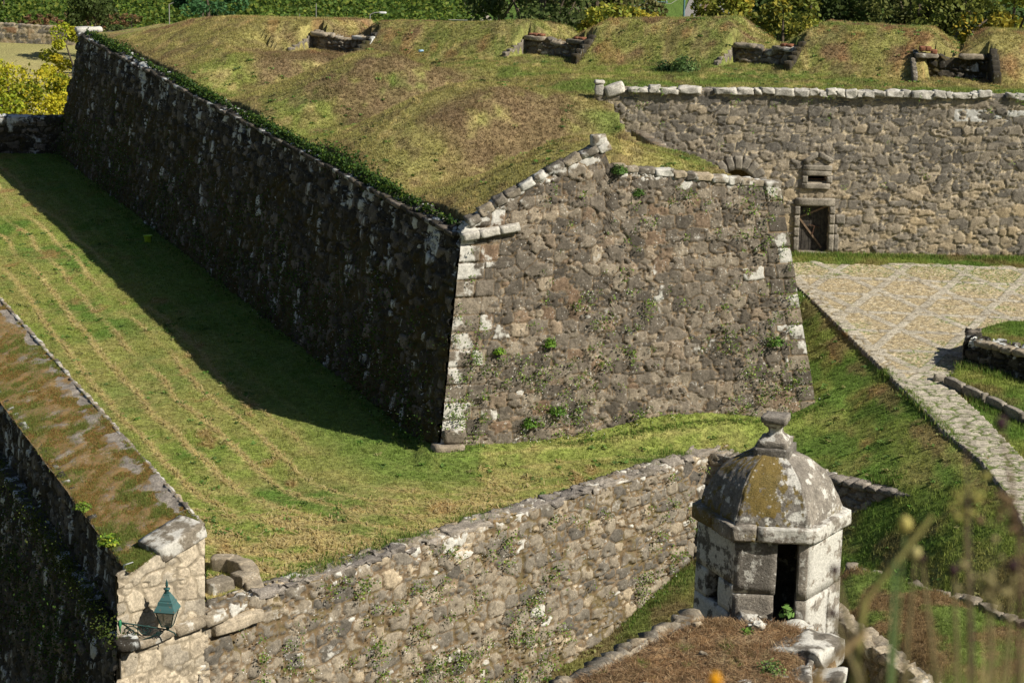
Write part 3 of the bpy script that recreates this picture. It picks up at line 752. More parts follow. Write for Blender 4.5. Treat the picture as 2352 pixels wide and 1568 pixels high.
for k in range(9):
    a = R(12 + k * 19.5); c_ = Vector((10.6 - 1.75 + .93 * math.cos(a), 86.27, 2.62 + .93 * math.sin(a)))
    block(ds, c_, (.56, .45, .31), frame((math.cos(a), 0, math.sin(a)), (0, 1, 0))[0:1] + (Vector((0, 1, 0)), Vector((-math.sin(a), 0, math.cos(a)))), 4, .1, .02, r1=RNG.random() * .5)
ds.build('arch_ring', MAT['dress'], cur)
cb = MB(); block(cb, (3.25, 86.3, 6.35), (.36, .4, .5), None, 6, .5, .05, W=.4); block(cb, (3.25, 86.3, 6.62), (.4, .42, .16), None, 5, .5, .03, W=.4)
block(cb, (3.85, 86.3, 6.36), (.8, .45, .42), frame((1, 0, .32)), 6, .35, .05, W=.3)
cb.build('end_stone', MAT['white'], cur)

# --- front wall of the ditch, two stretches meeting in a corner
fw = thing('ditch_wall', 'long low-topped retaining wall of mossy rubble in front of the mown ditch, meeting in a corner behind the sentry box', 'wall', (-2, 60, -3))
O1 = Vector((-10, 50.88, -3)); d1 = Vector((.6939, .72, 0)); up1 = Vector((-.0893, .0861, .9923)); n1_ = Vector((.7145, -.6886, .124))
def wF(U, V, ID): return .40 * sst(.35, .05, -V) + .45 * (np.mod(ID * 11, 1) > .86) - .06
def mF(U, V, ID): return .19 + .18 * (fbm(U * .25, V * .4, 2, 88) - .5) * 2 - .3 * sst(4.5, 3, U)
wall('wall_face', MAT['front'], fw, O=O1, dr=d1, upv=up1, n=n1_, bottom=[(.2, -9.5), (8, -9.5), (23.9, -6.2)], top=[(3.2, .02), (5, 0), (23.78, 0)], res=(.042, .05), cell=(.66, .45), seed=41,
     depth=.085, wfun=wF, mfun=mF, cap=.7, tilt=.06, fill=.35, rough=.03, sp=dict(p=4.5, jit=.32))
O2 = Vector((6.5, 68, -3)); d2 = Vector((.743, -.669, 0)); n2_ = Vector((-.621, -.689, .371))
def wF2(U, V, ID): return .25 * sst(.6, .05, (.062 * U - V)) 
wall('wall_face', MAT['front'], fw, O=O2, dr=d2, upv=(.248, .276, .928), n=n2_, bottom=[(-.2, -5.2), (7.5, -3)], top=[(-.1, .0), (7.5, .35)], res=(.05, .05), cell=(.55, .36), seed=42,
     depth=.10, wfun=wF2, mfun=lambda U, V, ID: 0 * U - .15, cap=.6, tilt=.08, fill=.5)
cb = MB(); u = 4.9                          # flat slabs on the edge
while u < 23.6:
    wd = float(RNG.choice([.45, .7, 1.0, 1.6])) * RNG.uniform(.85, 1.15); dp = RNG.uniform(.55, .95)
    p = O1 + d1 * (u + wd / 2) + Vector((-.70, .69, 0)) * (dp / 2 - .12) + Vector((0, 0, .02 + RNG.normal(0, .025)))
    block(cb, p, (wd + .0, dp * .8, RNG.uniform(.10, .2)), frame(d1), 7, .10, .10, W=.05 + .35 * (RNG.random() > .7), M=.05 + .25 * RNG.random()); u += wd
u = 0
while u < 7.3:
    wd = RNG.uniform(.35, .8); p = O2 + d2 * (u + wd / 2) + Vector((.62, .78, 0)) * .2 + Vector((0, 0, .045 * u + .02))
    block(cb, p, (wd - .02, .55, RNG.uniform(.16, .25)), frame(d2 + Vector((0, 0, .06))), 4, .25, .05, W=.3 * (RNG.random() > .5), M=0.); u += wd
cb.build('coping', MAT['mossrock'], fw)

# --- parapet block on the left: sloping mossy top, sunlit end, shaded outer side, cordon, scarp below
pw = thing('parapet_wall', 'thick parapet wall with a sloping mossy brown top and a sunlit stone end, at the left edge', 'wall', (-9, 53, -3))
pA, pB = Vector((-7.66, 53.3, -.72)), Vector((-9.45, 51.55, -1.3))
dW_ = Vector((-.405, .914, 0)); dWn = Vector((-.914, -.405, 0))
LEN = 78
nu, nv = 700, 40
s = np.linspace(0, 1, nu)[:, None] ** 1.6 * LEN; r = np.linspace(0, 1, nv)[None, :]
A1_, B1_ = NB((-7.98, 54.2, -.9)), NB((-9.48, 51.5, -1.28))
# outline of the end: the top edge bends at the coping slab
TT = A1_[None, None] * (1 - r[..., None]) + B1_[None, None] * r[..., None] + NB(dW_)[None, None] * s[..., None]
# keep the end flush with the front plane
u_ = s; nz = .07 * (fbm(u_ * 2.2 + 0 * r, r * 6 + 0 * u_, 4, 95) - .5) * 2
TT[..., 2] += nz + .02 * np.sin(r * 3.1) 
slabm = sst(.22, .12, r + .42 * (fbm(u_ * .9 + 0 * r, r * 3 + 0 * u_, 3, 97) - .5))
st = np.stack([np.ones_like(TT[..., 0]), .5 + .45 * (vn(u_ * .9 + 0 * r, r * 0 + 0 * u_, 96) - .5) + 0 * TT[..., 0], .22 * slabm - .2, .62 - .50 * slabm + .15 * (fbm(u_ * .5 + 0 * r, r * 4 + 0 * u_, 3, 98) - .5) + 0 * TT[..., 0]], -1)
npmesh('mossy_top', TT.reshape(-1, 3), gridfaces(nu, nv), MAT['mossrock'], st.reshape(-1, 4), True, pw)
# inner (right) face toward the mown grass
wall('inner_face', MAT['coping'], pw, O=A1_ + NB([0.03, 0.01, -2.3]) , dr=NB(dW_), upv=(0, 0, 1), n=(.914, .405, 0), bottom=[(0, 0), (LEN, 0)], top=[(0, 2.28), (LEN, 2.28)], res=(.14, .12), cell=(.7, .45), seed=51, cap=.12, depth=.05,
     wfun=lambda U, V, ID: .4 + 0 * U)
# the end: plane of the front wall
def wE(U, V, ID): return .30 * sst(1.2, 2.2, V) - .1
wall('end_face', MAT['cream'], pw, O=O1, dr=d1, upv=up1, n=n1_, bottom=[(.32, -.25), (3.12, -.05)], top=[(.60, 1.66), (3.36, 2.1)], res=(.028, .028), cell=(.85, .5), seed=53, depth=.04, tilt=.02, rough=.015,
     wfun=lambda U, V, ID: .05 + 0 * U, cap=.10, fill=.12)
cb = MB()       # big coping block on the right end of the top
pp = O1 + d1 * 2.65 + up1 * 2.05 + Vector((-.7, .69, 0)) * .42
block(cb, pp, (1.5, 1.0, .42), frame(d1 + Vector((0, 0, .30))), 7, .14, .03, W=.22, M=.05, r1=.4)
cb.build('end_coping', MAT['coping'], pw)
# outer dark face
LL = dW_
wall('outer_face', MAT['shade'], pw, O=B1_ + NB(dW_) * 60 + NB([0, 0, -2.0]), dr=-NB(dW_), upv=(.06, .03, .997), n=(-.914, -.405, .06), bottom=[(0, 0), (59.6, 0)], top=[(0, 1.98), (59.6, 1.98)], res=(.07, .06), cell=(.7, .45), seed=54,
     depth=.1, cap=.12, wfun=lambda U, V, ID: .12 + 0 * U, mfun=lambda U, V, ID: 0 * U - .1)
# ledge and lower cordon
C1 = Vector((-9.62, 50.9, -3.0))
cb = MB(); tcur = -.2
while tcur < 46:
    wd = RNG.uniform(.8, 1.3); p = C1 + dW_ * (tcur + wd / 2) + dWn * (-.20) + Vector((0, 0, 0))
    block(cb, p, (wd - .01, .62, .26), frame(dW_), 4, .35, .03, W=.15, M=.15); tcur += wd
cb.build('cordon', MAT['shade'], pw)
cb = MB(); u = .42
for wd in (.42, 1.2, .95, .7):
    p = O1 + d1 * (u + wd / 2) + up1 * (-.12 + .0 * u) + n1_ * .08
    block(cb, p, (wd + .0, .42, .26), frame(d1 + Vector((0, 0, .06))), 6, .40, .03, W=.28, M=.05, r1=.6); u += wd
cb.build('cordon', MAT['coping'], pw)
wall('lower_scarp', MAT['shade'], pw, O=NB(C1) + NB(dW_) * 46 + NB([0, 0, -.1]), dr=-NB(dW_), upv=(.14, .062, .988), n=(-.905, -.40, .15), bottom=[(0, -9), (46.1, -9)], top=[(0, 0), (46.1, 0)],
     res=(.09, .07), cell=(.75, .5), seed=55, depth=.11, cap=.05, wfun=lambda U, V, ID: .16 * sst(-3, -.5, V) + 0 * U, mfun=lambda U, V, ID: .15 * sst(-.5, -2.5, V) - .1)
wall('lower_end_face', MAT['cream'], pw, O=O1, dr=d1, upv=up1, n=n1_, bottom=[(-.45, -4.5), (2.9, -4.2)], top=[(.3, -.26), (3.15, -.1)], res=(.035, .035), cell=(.75, .5), seed=56, depth=.035, tilt=.02, fill=.12,
     cap=.05, dfun=lambda U, V: .06 + 0 * U, wfun=lambda U, V, ID: 0 * U - .1, mfun=lambda U, V, ID: 0 * U - .35 + .3 * sst(2.3, 3, U) + .25 * sst(-2, -3, V))
# ------------------------------------------------------------------ sentry box
SX, SY = 5.71, 45.35
sb = thing('sentry_box', 'small six-sided stone sentry box with a mossy domed roof and an open doorway', 'sentry box', (SX, SY, .4))
A_0 = -64.8
def hexv(k, r): a = R(A_0 + 60 * k); return Vector((SX + r * math.cos(a), SY + r * math.sin(a), 0))
Z0, ZC, ZT = -2.2, 2.53, 2.85           # foot, underside and top of the cornice
rb = 1.56; th = .26
def facewall(mb, k, u0, u1, z0, z1, r0=rb, off=0., t=th, seed=None, W=.1, M=0., r1=None, n=6):
    """block of the side between vertex k-1 and k, from fraction u0 to u1; battered a little"""
    a, b = hexv(k - 1, r0 * (1 + .02 * (ZC - z0) / 2)), hexv(k, r0 * (1 + .02 * (ZC - z0) / 2))
    d = (b - a); L = d.length; d.normalize(); nrm = Vector((d.y, -d.x, 0))
    c = a + d * L * (u0 + u1) / 2 - nrm * (t / 2 - off)
    block(mb, (c.x, c.y, (z0 + z1) / 2), (L * (u1 - u0) - .012, t, z1 - z0 - .012), (d, -nrm, Vector((0, 0, 1))), n, .06, .016, seed, W, M, r1)
body = MB()
zr = [Z0, -.9, .0, .62, 1.32, ZC]
# side 0: front (vertex -1 to 0), doorway between .58 and .85
for i in range(5):
    z0, z1 = zr[i], zr[i + 1]
    if i >= 2:
        if i == 3: facewall(body, 0, 0, .56, z0, z1, W=.12, r1=.7)
        elif i == 2: facewall(body, 0, 0, .2, z0, z1, W=.05, r1=.3); facewall(body, 0, .2, .55, z0, z1, W=.0, r1=.45)
        else: facewall(body, 0, 0, .585, z0, z1, W=.02, r1=.25)
    else: facewall(body, 0, 0, 1, z0, z1)
for i, (z0, z1) in enumerate(((.0, 1.22), (1.22, ZC))):
    facewall(body, 0, .86 - .015 * (1 - i), 1.0, z0, z1, t=.62, W=.0, r1=.8)
    facewall(body, 1, 0, .62 if i == 0 else 1., z0, z1, W=.33, r1=.95)
    if i == 0: facewall(body, 1, .64, 1, z0, z1, W=.3, r1=.9)
facewall(body, 1, 0, 1, Z0, 0)
for k in (2, 3, 4):
    for i in range(5):
        z0, z1 = zr[i], zr[i + 1]
        if k == 2 and i in (3,):  # slit at the back right
            facewall(body, k, 0, .38, z0, z1); facewall(body, k, .56, 1, z0, z1)
        else: facewall(body, k, 0, .5 + .1 * (i % 2), z0, z1, W=.1); facewall(body, k, .5 + .1 * (i % 2), 1, z0, z1, W=.1)
# side 5: left, with its small window
for i in range(5):
    z0, z1 = zr[i], zr[i + 1]
    if i in (0, 1): facewall(body, 5, 0, 1, z0, z1, W=.3, r1=.15)
    elif i == 2: facewall(body, 5, 0, 1, z0, .85, W=.32, r1=.1)
    elif i == 3: facewall(body, 5, 0, .34, .85, 1.5, W=.32, r1=.1); facewall(body, 5, .62, 1, .85, 1.5, W=.32, r1=.12)
    else: facewall(body, 5, 0, 1, 1.5, ZC, W=.32, r1=.1)
body.build('body', MAT['sentry'], sb)
fl = MB(); lathe(fl, [(1.3, -.15), (1.3, .05)], (SX, SY, 0), 6, (1, .2, 0, .1), R(A_0)); fl.build('floor_slab', MAT['dress'], sb)
cor = MB()
for k in range(6):
    a, b = hexv(k - 1, 1.735), hexv(k, 1.735); d = (b - a); L = d.length; d.normalize(); nrm = Vector((d.y, -d.x, 0))
    for (u0, u1) in ((0, .31 if k == 0 else .5), (.31 if k == 0 else .5, 1)):
        c = a + d * L * (u0 + u1) / 2 - nrm * .19
        moss = .52 if (k in (4, 5) or (k == 0 and u0 == 0)) else .02
        block(cor, (c.x, c.y, (ZC + ZT) / 2), (L * (u1 - u0) - .01, .40, ZT - ZC), (d, -nrm, Vector((0, 0, 1))), 7, .16, .03, None, .25 if moss < .1 else .0, moss, .8)
    cc = hexv(k, 1.56); 
lathe(cor, [(1.5, ZC + .03), (1.5, ZT - .03)], (SX, SY, 0), 6, (1, .5, 0, 0), R(A_0))
cor.build('cornice', MAT['sentry'], sb)
# domed roof: six curved panels with worn ridges
prof = [(1.54, 0), (1.53, .12), (1.47, .30), (1.36, .52), (1.26, .72), (1.12, .90), (.94, 1.06), (.72, 1.19), (.48, 1.28), (.0, 1.33)]
pr = np.array(prof); zz = np.linspace(0, 1, 60); cs = np.concatenate([[0], np.cumsum(np.hypot(np.diff(pr[:, 0]), np.diff(pr[:, 1])))]); cs /= cs[-1]
rr = np.interp(zz, cs, pr[:, 0]); hh = np.interp(zz, cs, pr[:, 1])
na = 240; an = np.arange(na) / na * 6; k_ = np.floor(an).astype(int); f_ = an - k_
ver = NB([[math.cos(R(A_0 + 60 * k)), math.sin(R(A_0 + 60 * k))] for k in range(7)])
pxy_ = ver[k_] * (1 - f_[:, None]) + ver[k_ + 1] * f_[:, None]
D = pxy_[None] * rr[:, None, None]
nz = .022 * (fbm(an[None] * 6 + 0 * zz[:, None], zz[:, None] * 9 + 0 * an[None], 4, 301) - .5) * 2 * (rr[:, None] > .1)
ridge = np.minimum(f_, 1 - f_)[None]; nz = nz - .03 * np.exp(-(ridge / .018) ** 2) * (zz[:, None] > .02) + .012 * np.exp(-(ridge / .06) ** 2)
rad = np.linalg.norm(pxy_, axis=1)[None, :, None]
D = D * (1 + nz[..., None])
P = np.concatenate([D + NB([SX, SY]), (ZT - .02 + hh[:, None] + nz * .6)[..., None]], -1)
side = (k_ + 0)[None] + 0 * zz[:, None]       # panel k lies between vertex k and k+1; panel 5 faces the camera
mo = np.full(side.shape, -.05); mo[:, :] = np.where(side == 5, .02, np.where(side == 4, .22, mo))
mo = mo + np.where(side == 5, 1.0 * sst(1.1, .3, f_[None] + .25 * (fbm(an[None] * 9 + 0 * zz[:, None], zz[:, None] * 9 + 0 * an[None], 3, 305) - .5)) * sst(.05, .15, zz[:, None]) * 1., 0)
mo = mo + .25 * sst(.45, .9, zz[:, None]) * (side != 0)
mo = mo + .85 * (fbm(an[None] * 14 + 0 * zz[:, None], zz[:, None] * 16 + 0 * an[None], 4, 306) - .5) * 2 * (side >= 4) + .35 * sst(.16, .03, zz[:, None])
mo = mo + np.where(side == 4, .25 * sst(.2, .7, zz[:, None]), 0)
Wd = np.where(side == 0, .12, np.where(side == 5, .0 + .3 * sst(.45, .7, f_[None]), .05))
idd = np.where(side == 0, .75, .35) + 0 * mo
P = P.reshape(60, na, 3); nF = []
i = np.arange(59)[:, None] * na + np.arange(na)[None]; j = np.arange(59)[:, None] * na + (np.arange(na)[None] + 1) % na
F = np.stack([i, j, j + na, i + na], -1).reshape(-1, 4)
npmesh('roof_dome', P.reshape(-1, 3), F, MAT['sentry'], np.stack([np.ones_like(mo), idd, Wd, mo], -1).reshape(-1, 4), True, sb)
# dark damp lower fringe is moss on the left and front: handled by the attribute
fin = MB(); tw = R(-12 - 7.3); ax = (Vector((math.cos(tw), math.sin(tw), 0)), Vector((-math.sin(tw), math.cos(tw), 0)), Vector((0, 0, 1)))
fc = Vector((SX + .02, SY, ZT + 1.05))
block(fin, fc + Vector((0, 0, .16)), (.80, .80, .40), ax, 8, .07, .02, W=-.15, M=.25, r1=.2)
block(fin, fc + Vector((0, 0, .42)), (.66, .66, .16), ax, 8, .12, .02, W=.15, M=.05, r1=.7)
n = 14; zs = np.linspace(0, 1, n)
wf = np.interp(zs, [0, .12, .3, .5, .72, .85, 1], [.30, .27, .17, .135, .16, .24, .25]); zh = .48 + zs * .42
sq = []
for (w_, z_) in zip(wf, zh):
    for a in range(24):
        t = a / 24 * 2 * math.pi; c_, s_ = math.cos(t), math.sin(t); m_ = max(abs(c_), abs(s_)) ** .8
        q = ax[0] * (c_ / m_ * w_) + ax[1] * (s_ / m_ * w_); sq.append((fc.x + q.x, fc.y + q.y, fc.z + z_))
fin.add(sq, NB([(i * 24 + j, i * 24 + (j + 1) % 24, (i + 1) * 24 + (j + 1) % 24, (i + 1) * 24 + j) for i in range(n - 1) for j in range(24)]), (1, .75, .28, -.05))
block(fin, fc + Vector((0, 0, .95)), (.56, .56, .15), ax, 8, .18, .03, W=-.1, M=.08, r1=.7)
fin.build('finial', MAT['sentry'], sb)

# ------------------------------------------------------------------ near rampart edges: rocks and slabs
def rockline(mb, pts, n, size, **kw):
    pts = [Vector(p) for p in pts]; L = [0]
    for a, b in zip(pts, pts[1:]): L.append(L[-1] + (b - a).length)
    t = 0
    while t < L[-1]:
        sz = size * RNG.uniform(.6, 1.3)
        i = max(j for j in range(len(L)) if L[j] <= t and j < len(pts) - 1); a, b = pts[i], pts[i + 1]
        d = (b - a).normalized(); p = a + d * (t - L[i] + sz / 2)
        block(mb, p + Vector((RNG.normal(0, .05), RNG.normal(0, .05), RNG.normal(0, .04))), (sz, size * RNG.uniform(.6, 1.1), size * RNG.uniform(.35, .6)), frame((d.x + RNG.normal(0, .15), d.y + RNG.normal(0, .15), 0)), 5, .35, .08, **kw)
        t += sz * RNG.uniform(.9, 1.2)
sp = thing('rampart_parapet', 'broad earth-topped parapet with lichened edge stones leading to the sentry box', 'parapet', (4, 41, -1))
cb = MB()
for (x, y, z, sx_, sy_, sz_, an, W) in ((6.15, 42.0, .78, 1.5, 1.25, .62, 62, .40), (5.75, 40.75, .75, 1.2, .9, .55, 80, .3), (6.25, 40.85, .45, .7, 1.1, .9, 80, .3), (6.05, 43.25, .70, .85, .6, .45, 40, .15),
                                  (5.15, 43.75, .86, .5, .4, .2, 20, .1), (5.25, 43.0, .92, .35, .3, .2, 50, .45), (5.0, 39.9, .86, .9, .5, .25, 20, .4), (6.0, 39.6, .55, .9, .9, .7, 75, .3),
                                  (5.5, 39.1, .85, .6, .5, .3, 30, .3), (6.1, 38.4, .6, 1, .9, .7, 80, .3), (5.85, 43.85, .2, 1.0, .45, .9, 20, .05)):
    block(cb, (x, y, z), (sx_, sy_, sz_), frame((math.cos(R(an)), math.sin(R(an)), -.08)), 12, .20, .13, W=W, M=.06 if W > .2 else .25, r1=.8)
cb.build('edge_stone', MAT['coping'], sp)
def wS(U, V, ID): return .2 * (np.mod(ID * 11, 1) > .6)
wall('side_face', MAT['front'], sp, O=(6.35, 34, .5), dr=(.03, .9995, 0), upv=(0, 0, 1), n=(.9995, -.03, 0), bottom=[(0, -3), (9.6, -3)], top=[(0, .25), (9.6, .1)], res=(.06, .06), cell=(.6, .45), seed=61, cap=.5, depth=.12, wfun=wS)
wall('side_face', MAT['front'], sp, O=(-1.6, 36.5, .7), dr=(.585, .81, 0), upv=(0, 0, 1), n=(-.81, .585, 0), bottom=[(0, -6), (9.6, -6)], top=[(0, .2), (9.4, .15)], res=(.09, .08), cell=(.6, .45), seed=62, cap=.4, depth=.12)
for k in range(10):
    cb = MB()
    x, y = RNG.uniform(1.5, 5.6), RNG.uniform(39, 43.6)
    if poly_sd(NB([x]), NB([y]), SPUR)[0] > .3: block(cb, (x, y, float(groundz(NB([x]), NB([y]))[0]) + .02), (RNG.uniform(.1, .28), RNG.uniform(.08, .2), .1), frame((RNG.normal(), RNG.normal(), 0)), 4, .4, .05, W=.2, M=-.1, r1=RNG.random())
    if cb.n: tag(cb.build('loose_stone', MAT['coping']), 'small pale stone lying loose on the bare earth parapet', 'stone', 'loose stones on the earth parapet')
r2 = thing('outer_parapet', 'low grassy rampart mound edged with pale stones, right of the sentry box', 'parapet', (10, 46, -1))
cb = MB(); rockline(cb, [(8.3, 50.3, -.36), (9.4, 49.2, -.38), (10.5, 48.3, -.3), (11.2, 47.3, -.3), (11.9, 46.2, -.25), (13, 44.4, -.25)], 0, .38, W=.15, M=.15, r1=.7)
cb.build('edge_stone', MAT['coping'], r2); cb = MB()
rockline(cb, [(7.55, 46.2, -.25), (7.9, 45.2, -.22), (8.25, 44.2, -.2), (8.75, 42.9, -.2), (9.3, 41.2, -.2)], 0, .45, W=.12, M=.2, r1=.6); cb.build('edge_stone', MAT['coping'], r2)
wall('side_face', MAT['front'], r2, O=(9.75, 39.5, -.3), dr=(-.3, .954, 0), upv=(0, 0, 1), n=(-.954, -.3, 0), bottom=[(0, -2), (8.6, -2)], top=[(0, .05), (8.6, .05)], res=(.07, .07), cell=(.6, .4), seed=63, cap=.4, depth=.12)

# ------------------------------------------------------------------ embrasures of the rear parapet
def elpt(s):
    L = 0
    for a, b in zip(EL, EL[1:]):
        l = math.hypot(b[0] - a[0], b[1] - a[1])
        if s <= L + l: d = Vector((b[0] - a[0], b[1] - a[1], 0)) / l; return Vector((a[0], a[1], 0)) + d * (s - L), d
        L += l
emb_lab = ['gun embrasure with reddish mossy walls at the far right of the rear parapet', 'gun embrasure second from the right, with a pale sill wall above a bare straw patch',
           'gun embrasure between the second and third mounds, bricks over its wall, black shadow inside', 'leftmost gun embrasure of the rear parapet, with a low wall and an ivy-hung cheek']
for i, (sc, wd, sl) in enumerate(EMB):
    p, d = elpt(sc); e = -d; nin = Vector((d.y, -d.x, 0))          # e points to picture right, nin into the parapet
    if nin.y < 0: nin = -nin
    tz = float(terr(NB([p.x]), NB([p.y]))[0])
    em = thing('gun_embrasure', emb_lab[i], 'embrasure', (p.x, p.y, tz), 'gun embrasures of the rear parapet')
    base = p + nin * 1.8 + Vector((0, 0, tz - .1))
    hw = wd / 2
    wall('sill_wall', MAT['front'] if i else MAT['shade'], em, O=base - e * hw, dr=e, upv=(0, .03, 1), n=-nin, bottom=[(0, -.2), (wd, -.2)], top=[(0, sl + .22), (wd * .35, sl + .15), (wd * .45, sl + .02), (wd * .6, sl + .02), (wd * .68, sl + .15), (wd, sl + .22)],
         res=(.05, .045), cell=(.75, .42), seed=70 + i, depth=.12, cap=.35, wfun=lambda U, V, ID: .1 + 0 * U, mfun=lambda U, V, ID, i=i: .05 + (.15 if i == 0 else 0) + 0 * U)
    cb = MB()
    for (u, w2) in ((-hw + .55, 1.0), (hw - .85, 1.1)):
        cb = MB(); q = base + e * u + Vector((0, 0, sl + .2)) - nin * .05; block(cb, q, (w2, .5, .2), frame(e), 5, .25, .04, W=.22, M=.1); cb.build('sill_stone', MAT['coping'], em)
    if i < 3:
        for u in (-hw + .35, -hw + .6, -hw + .86, hw - .9, hw - .62):
            if (i == 0 and u > 0) or (i == 1 and u < 0): continue
            cb = MB()
            q = base + e * u + Vector((0, 0, sl + .36 + (.12 if i == 0 and u < -hw + .7 else 0))); block(cb, q, (.26, .35, .1 if i else .2), frame(e), 3, .2, .02); cb.build('brick', MAT['brick'], em)
    # cheeks: stepped side walls coming toward the yard
    for sgn in (-1, 1):
        cb = MB(); n = 5; cwid = .34 if sgn > 0 else .2
        for q in range(n):
            f = (q + .5) / n; hgt = (sl + (.5 if sgn > 0 else .1)) * (1 - f * .72) + .1; dd = 1.85 * f
            pos = base + e * (sgn * (hw + .02)) - nin * dd + Vector((0, 0, hgt / 2 - .05))
            block(cb, pos, (1.9 / n + .05, cwid, hgt + (.2 if sgn > 0 else .02)), frame(nin), 5, .10, .05, W=.12, M=.3 if sgn > 0 else .05, r1=.3)
        cb.build('cheek_wall', MAT['shade'] if sgn > 0 else MAT['coping'], em)  # cheek turned from the sun takes the darkened stone, its shade painted in

# ------------------------------------------------------------------ paving of the yard and the path
pvx = np.arange(9.5, 27, .05); pvy = np.arange(52, 86, .05)
X, Y = np.meshgrid(pvx, pvy, indexing='ij')
def pathR_x(y): return np.interp(y, [50, 55, 62.7, 67, 70.5, 73], [16.4, 16.2, 15.45, 14.9, 14.25, 15.0])
dWp, _ = seg_sd(X, Y, CURB); edge = -dWp
yard = Y > 70.2
e1, id1, LU, LV, SM = stones(X, Y, .85, .58, 81, .2, p=3.6, miss=.02)
eC, idC_, _, _, _ = stones(X, Y, .17, .13, 82, .2)
wx = X + .12 * (fbm(X * .8, Y * .8, 2, 83) - .5); wy = Y + .12 * (fbm(X * .8, Y * .8, 2, 84) - .5)
def band(v, per): f = np.mod(v / per, 1); return np.minimum(f, 1 - f) * per
p1, p2 = 2.25, 2.5
dh = band(wy + .08 * wx, p1); k1 = 1 / math.hypot(1.3, 2.25)
dg1 = band((wx * 2.25 - wy * 1.15) * k1, p2 * 2.25 * k1 * 1.0); dg2 = band((wx * 2.25 + wy * 1.15) * k1, p2 * 2.25 * k1 * 1.0)
rb_ = np.minimum(np.minimum(dg1, dg2), dh)
rib = (rb_ < .19)
along = np.where(dh <= np.minimum(dg1, dg2), wx, wy) 
fl_ = np.mod(along / .85 + _h(np.floor(rb_ * 0), np.floor(along * 0), 3), 1); seg = np.floor(along / .85)
er = np.minimum((.19 - rb_) * 3, np.minimum(fl_, 1 - fl_) * 2.4)
yj = sst(71.0, 69.6, Y + 1.0 * (fbm(X * .6, Y * .6, 2, 85) - .5))
edgeb = (dWp > -.42)
isP = (yj > .5) | edgeb
E_ = np.where(isP, e1, np.where(rib, er, eC))
kind = np.where(isP, 0., np.where(rib, 1., 2.))
idp = np.where(isP, id1, np.where(rib, _h(seg, np.floor(wx / 2.5) + np.floor(wy / 2.2) * 7, 5), idC_))
msk = sst(.02, .16, E_)
inside = (edge > -.12) & (np.where(Y < 70.3, X < pathR_x(Y), True)) & (poly_sd(X, Y, BED) < .15) & (poly_sd(X, Y, STRIP) < .1)
fade = (Y < 84.3 + .5 * (fbm(X * 1.2, Y * 1.2, 3, 86) - .5) * 2)
Z = zP(Y) + .035 + .03 * msk * (.6 + .8 * np.mod(idp * 9, 1)) * np.where(kind == 2, .6, 1) + .012 * (fbm(X * 3, Y * 3, 3, 87) - .5)
gr = sst(.55, .68, fbm(X * .9, Y * 1.4, 4, 88)) * sst(.9, .3, msk)
Z = np.where(inside & fade, Z, zP(Y) - .22)
Cst = np.array((.47, .425, .335)); Cst2 = np.array((.39, .35, .275)); Ccb = np.array((.50, .41, .255)); Ccb2 = np.array((.41, .33, .20)); Ccb3 = np.array((.50, .43, .30))
q = idp[..., None]; col = np.where((kind == 2)[..., None], np.where(q < .35, Ccb, np.where(q < .7, Ccb2, Ccb3)), Cst * (q) + Cst2 * (1 - q))
col = col * (.85 + .3 * fbm(X * 7, Y * 7, 3, 89)[..., None])
jointc = np.where((yj > .3)[..., None], NB((.11, .15, .035)), NB((.26, .21, .12)))
grn = NB((.10, .17, .03))
gm = np.clip(sst(.52, .64, fbm(X * .5, Y * .7, 4, 90)) * .9 + sst(82, 84.5, Y), 0, 1)[..., None]
jointc = jointc * (1 - gm) + grn * gm
col = jointc * (1 - msk[..., None]) + col * msk[..., None]
pf = gridfaces(len(pvx), len(pvy)); ok = (inside & fade).ravel(); pf = pf[ok[pf].any(1)]
pv = npmesh('paving', np.stack([X, Y, Z], -1).reshape(-1, 3), pf, grass_ground_mat('paving_stone', 1.2), col.reshape(-1, 3), True, None, 'gc'); tag(pv, kind='structure')
for n_ in MAT: pass
kb = thing('path_kerb', 'rough kerb stones along the outer edge of the paved yard and path, above the grassy bank', 'kerb', (12.5, 70, -1))
cb = MB()
for a, b in zip(CURB[1:-2], CURB[2:-1]):
    a = Vector((*a, 0)); b = Vector((*b, 0)); L = (b - a).length; d = (b - a) / L; t = 0
    while t < L:
        wd = RNG.uniform(.5, 1.1); p = a + d * (t + wd / 2); p.z = float(zP(p.y)) - .03
        if p.y > 62: block(cb, p + Vector((.06, 0, -.06 + RNG.normal(0, .02))), (wd - .03, RNG.uniform(.2, .45), .2), frame((d.x, d.y, .06)), 4, .25, .05, W=.1, M=.4, r1=.7)
        else: block(cb, p + Vector((.16, 0, -.10)), (wd - .03, .4, .3), frame((d.x, d.y, .06)), 4, .15, .03, W=.0, M=-.2, r1=.9)
        t += wd
cb.build('kerb_stone', MAT['mossrock'], kb)
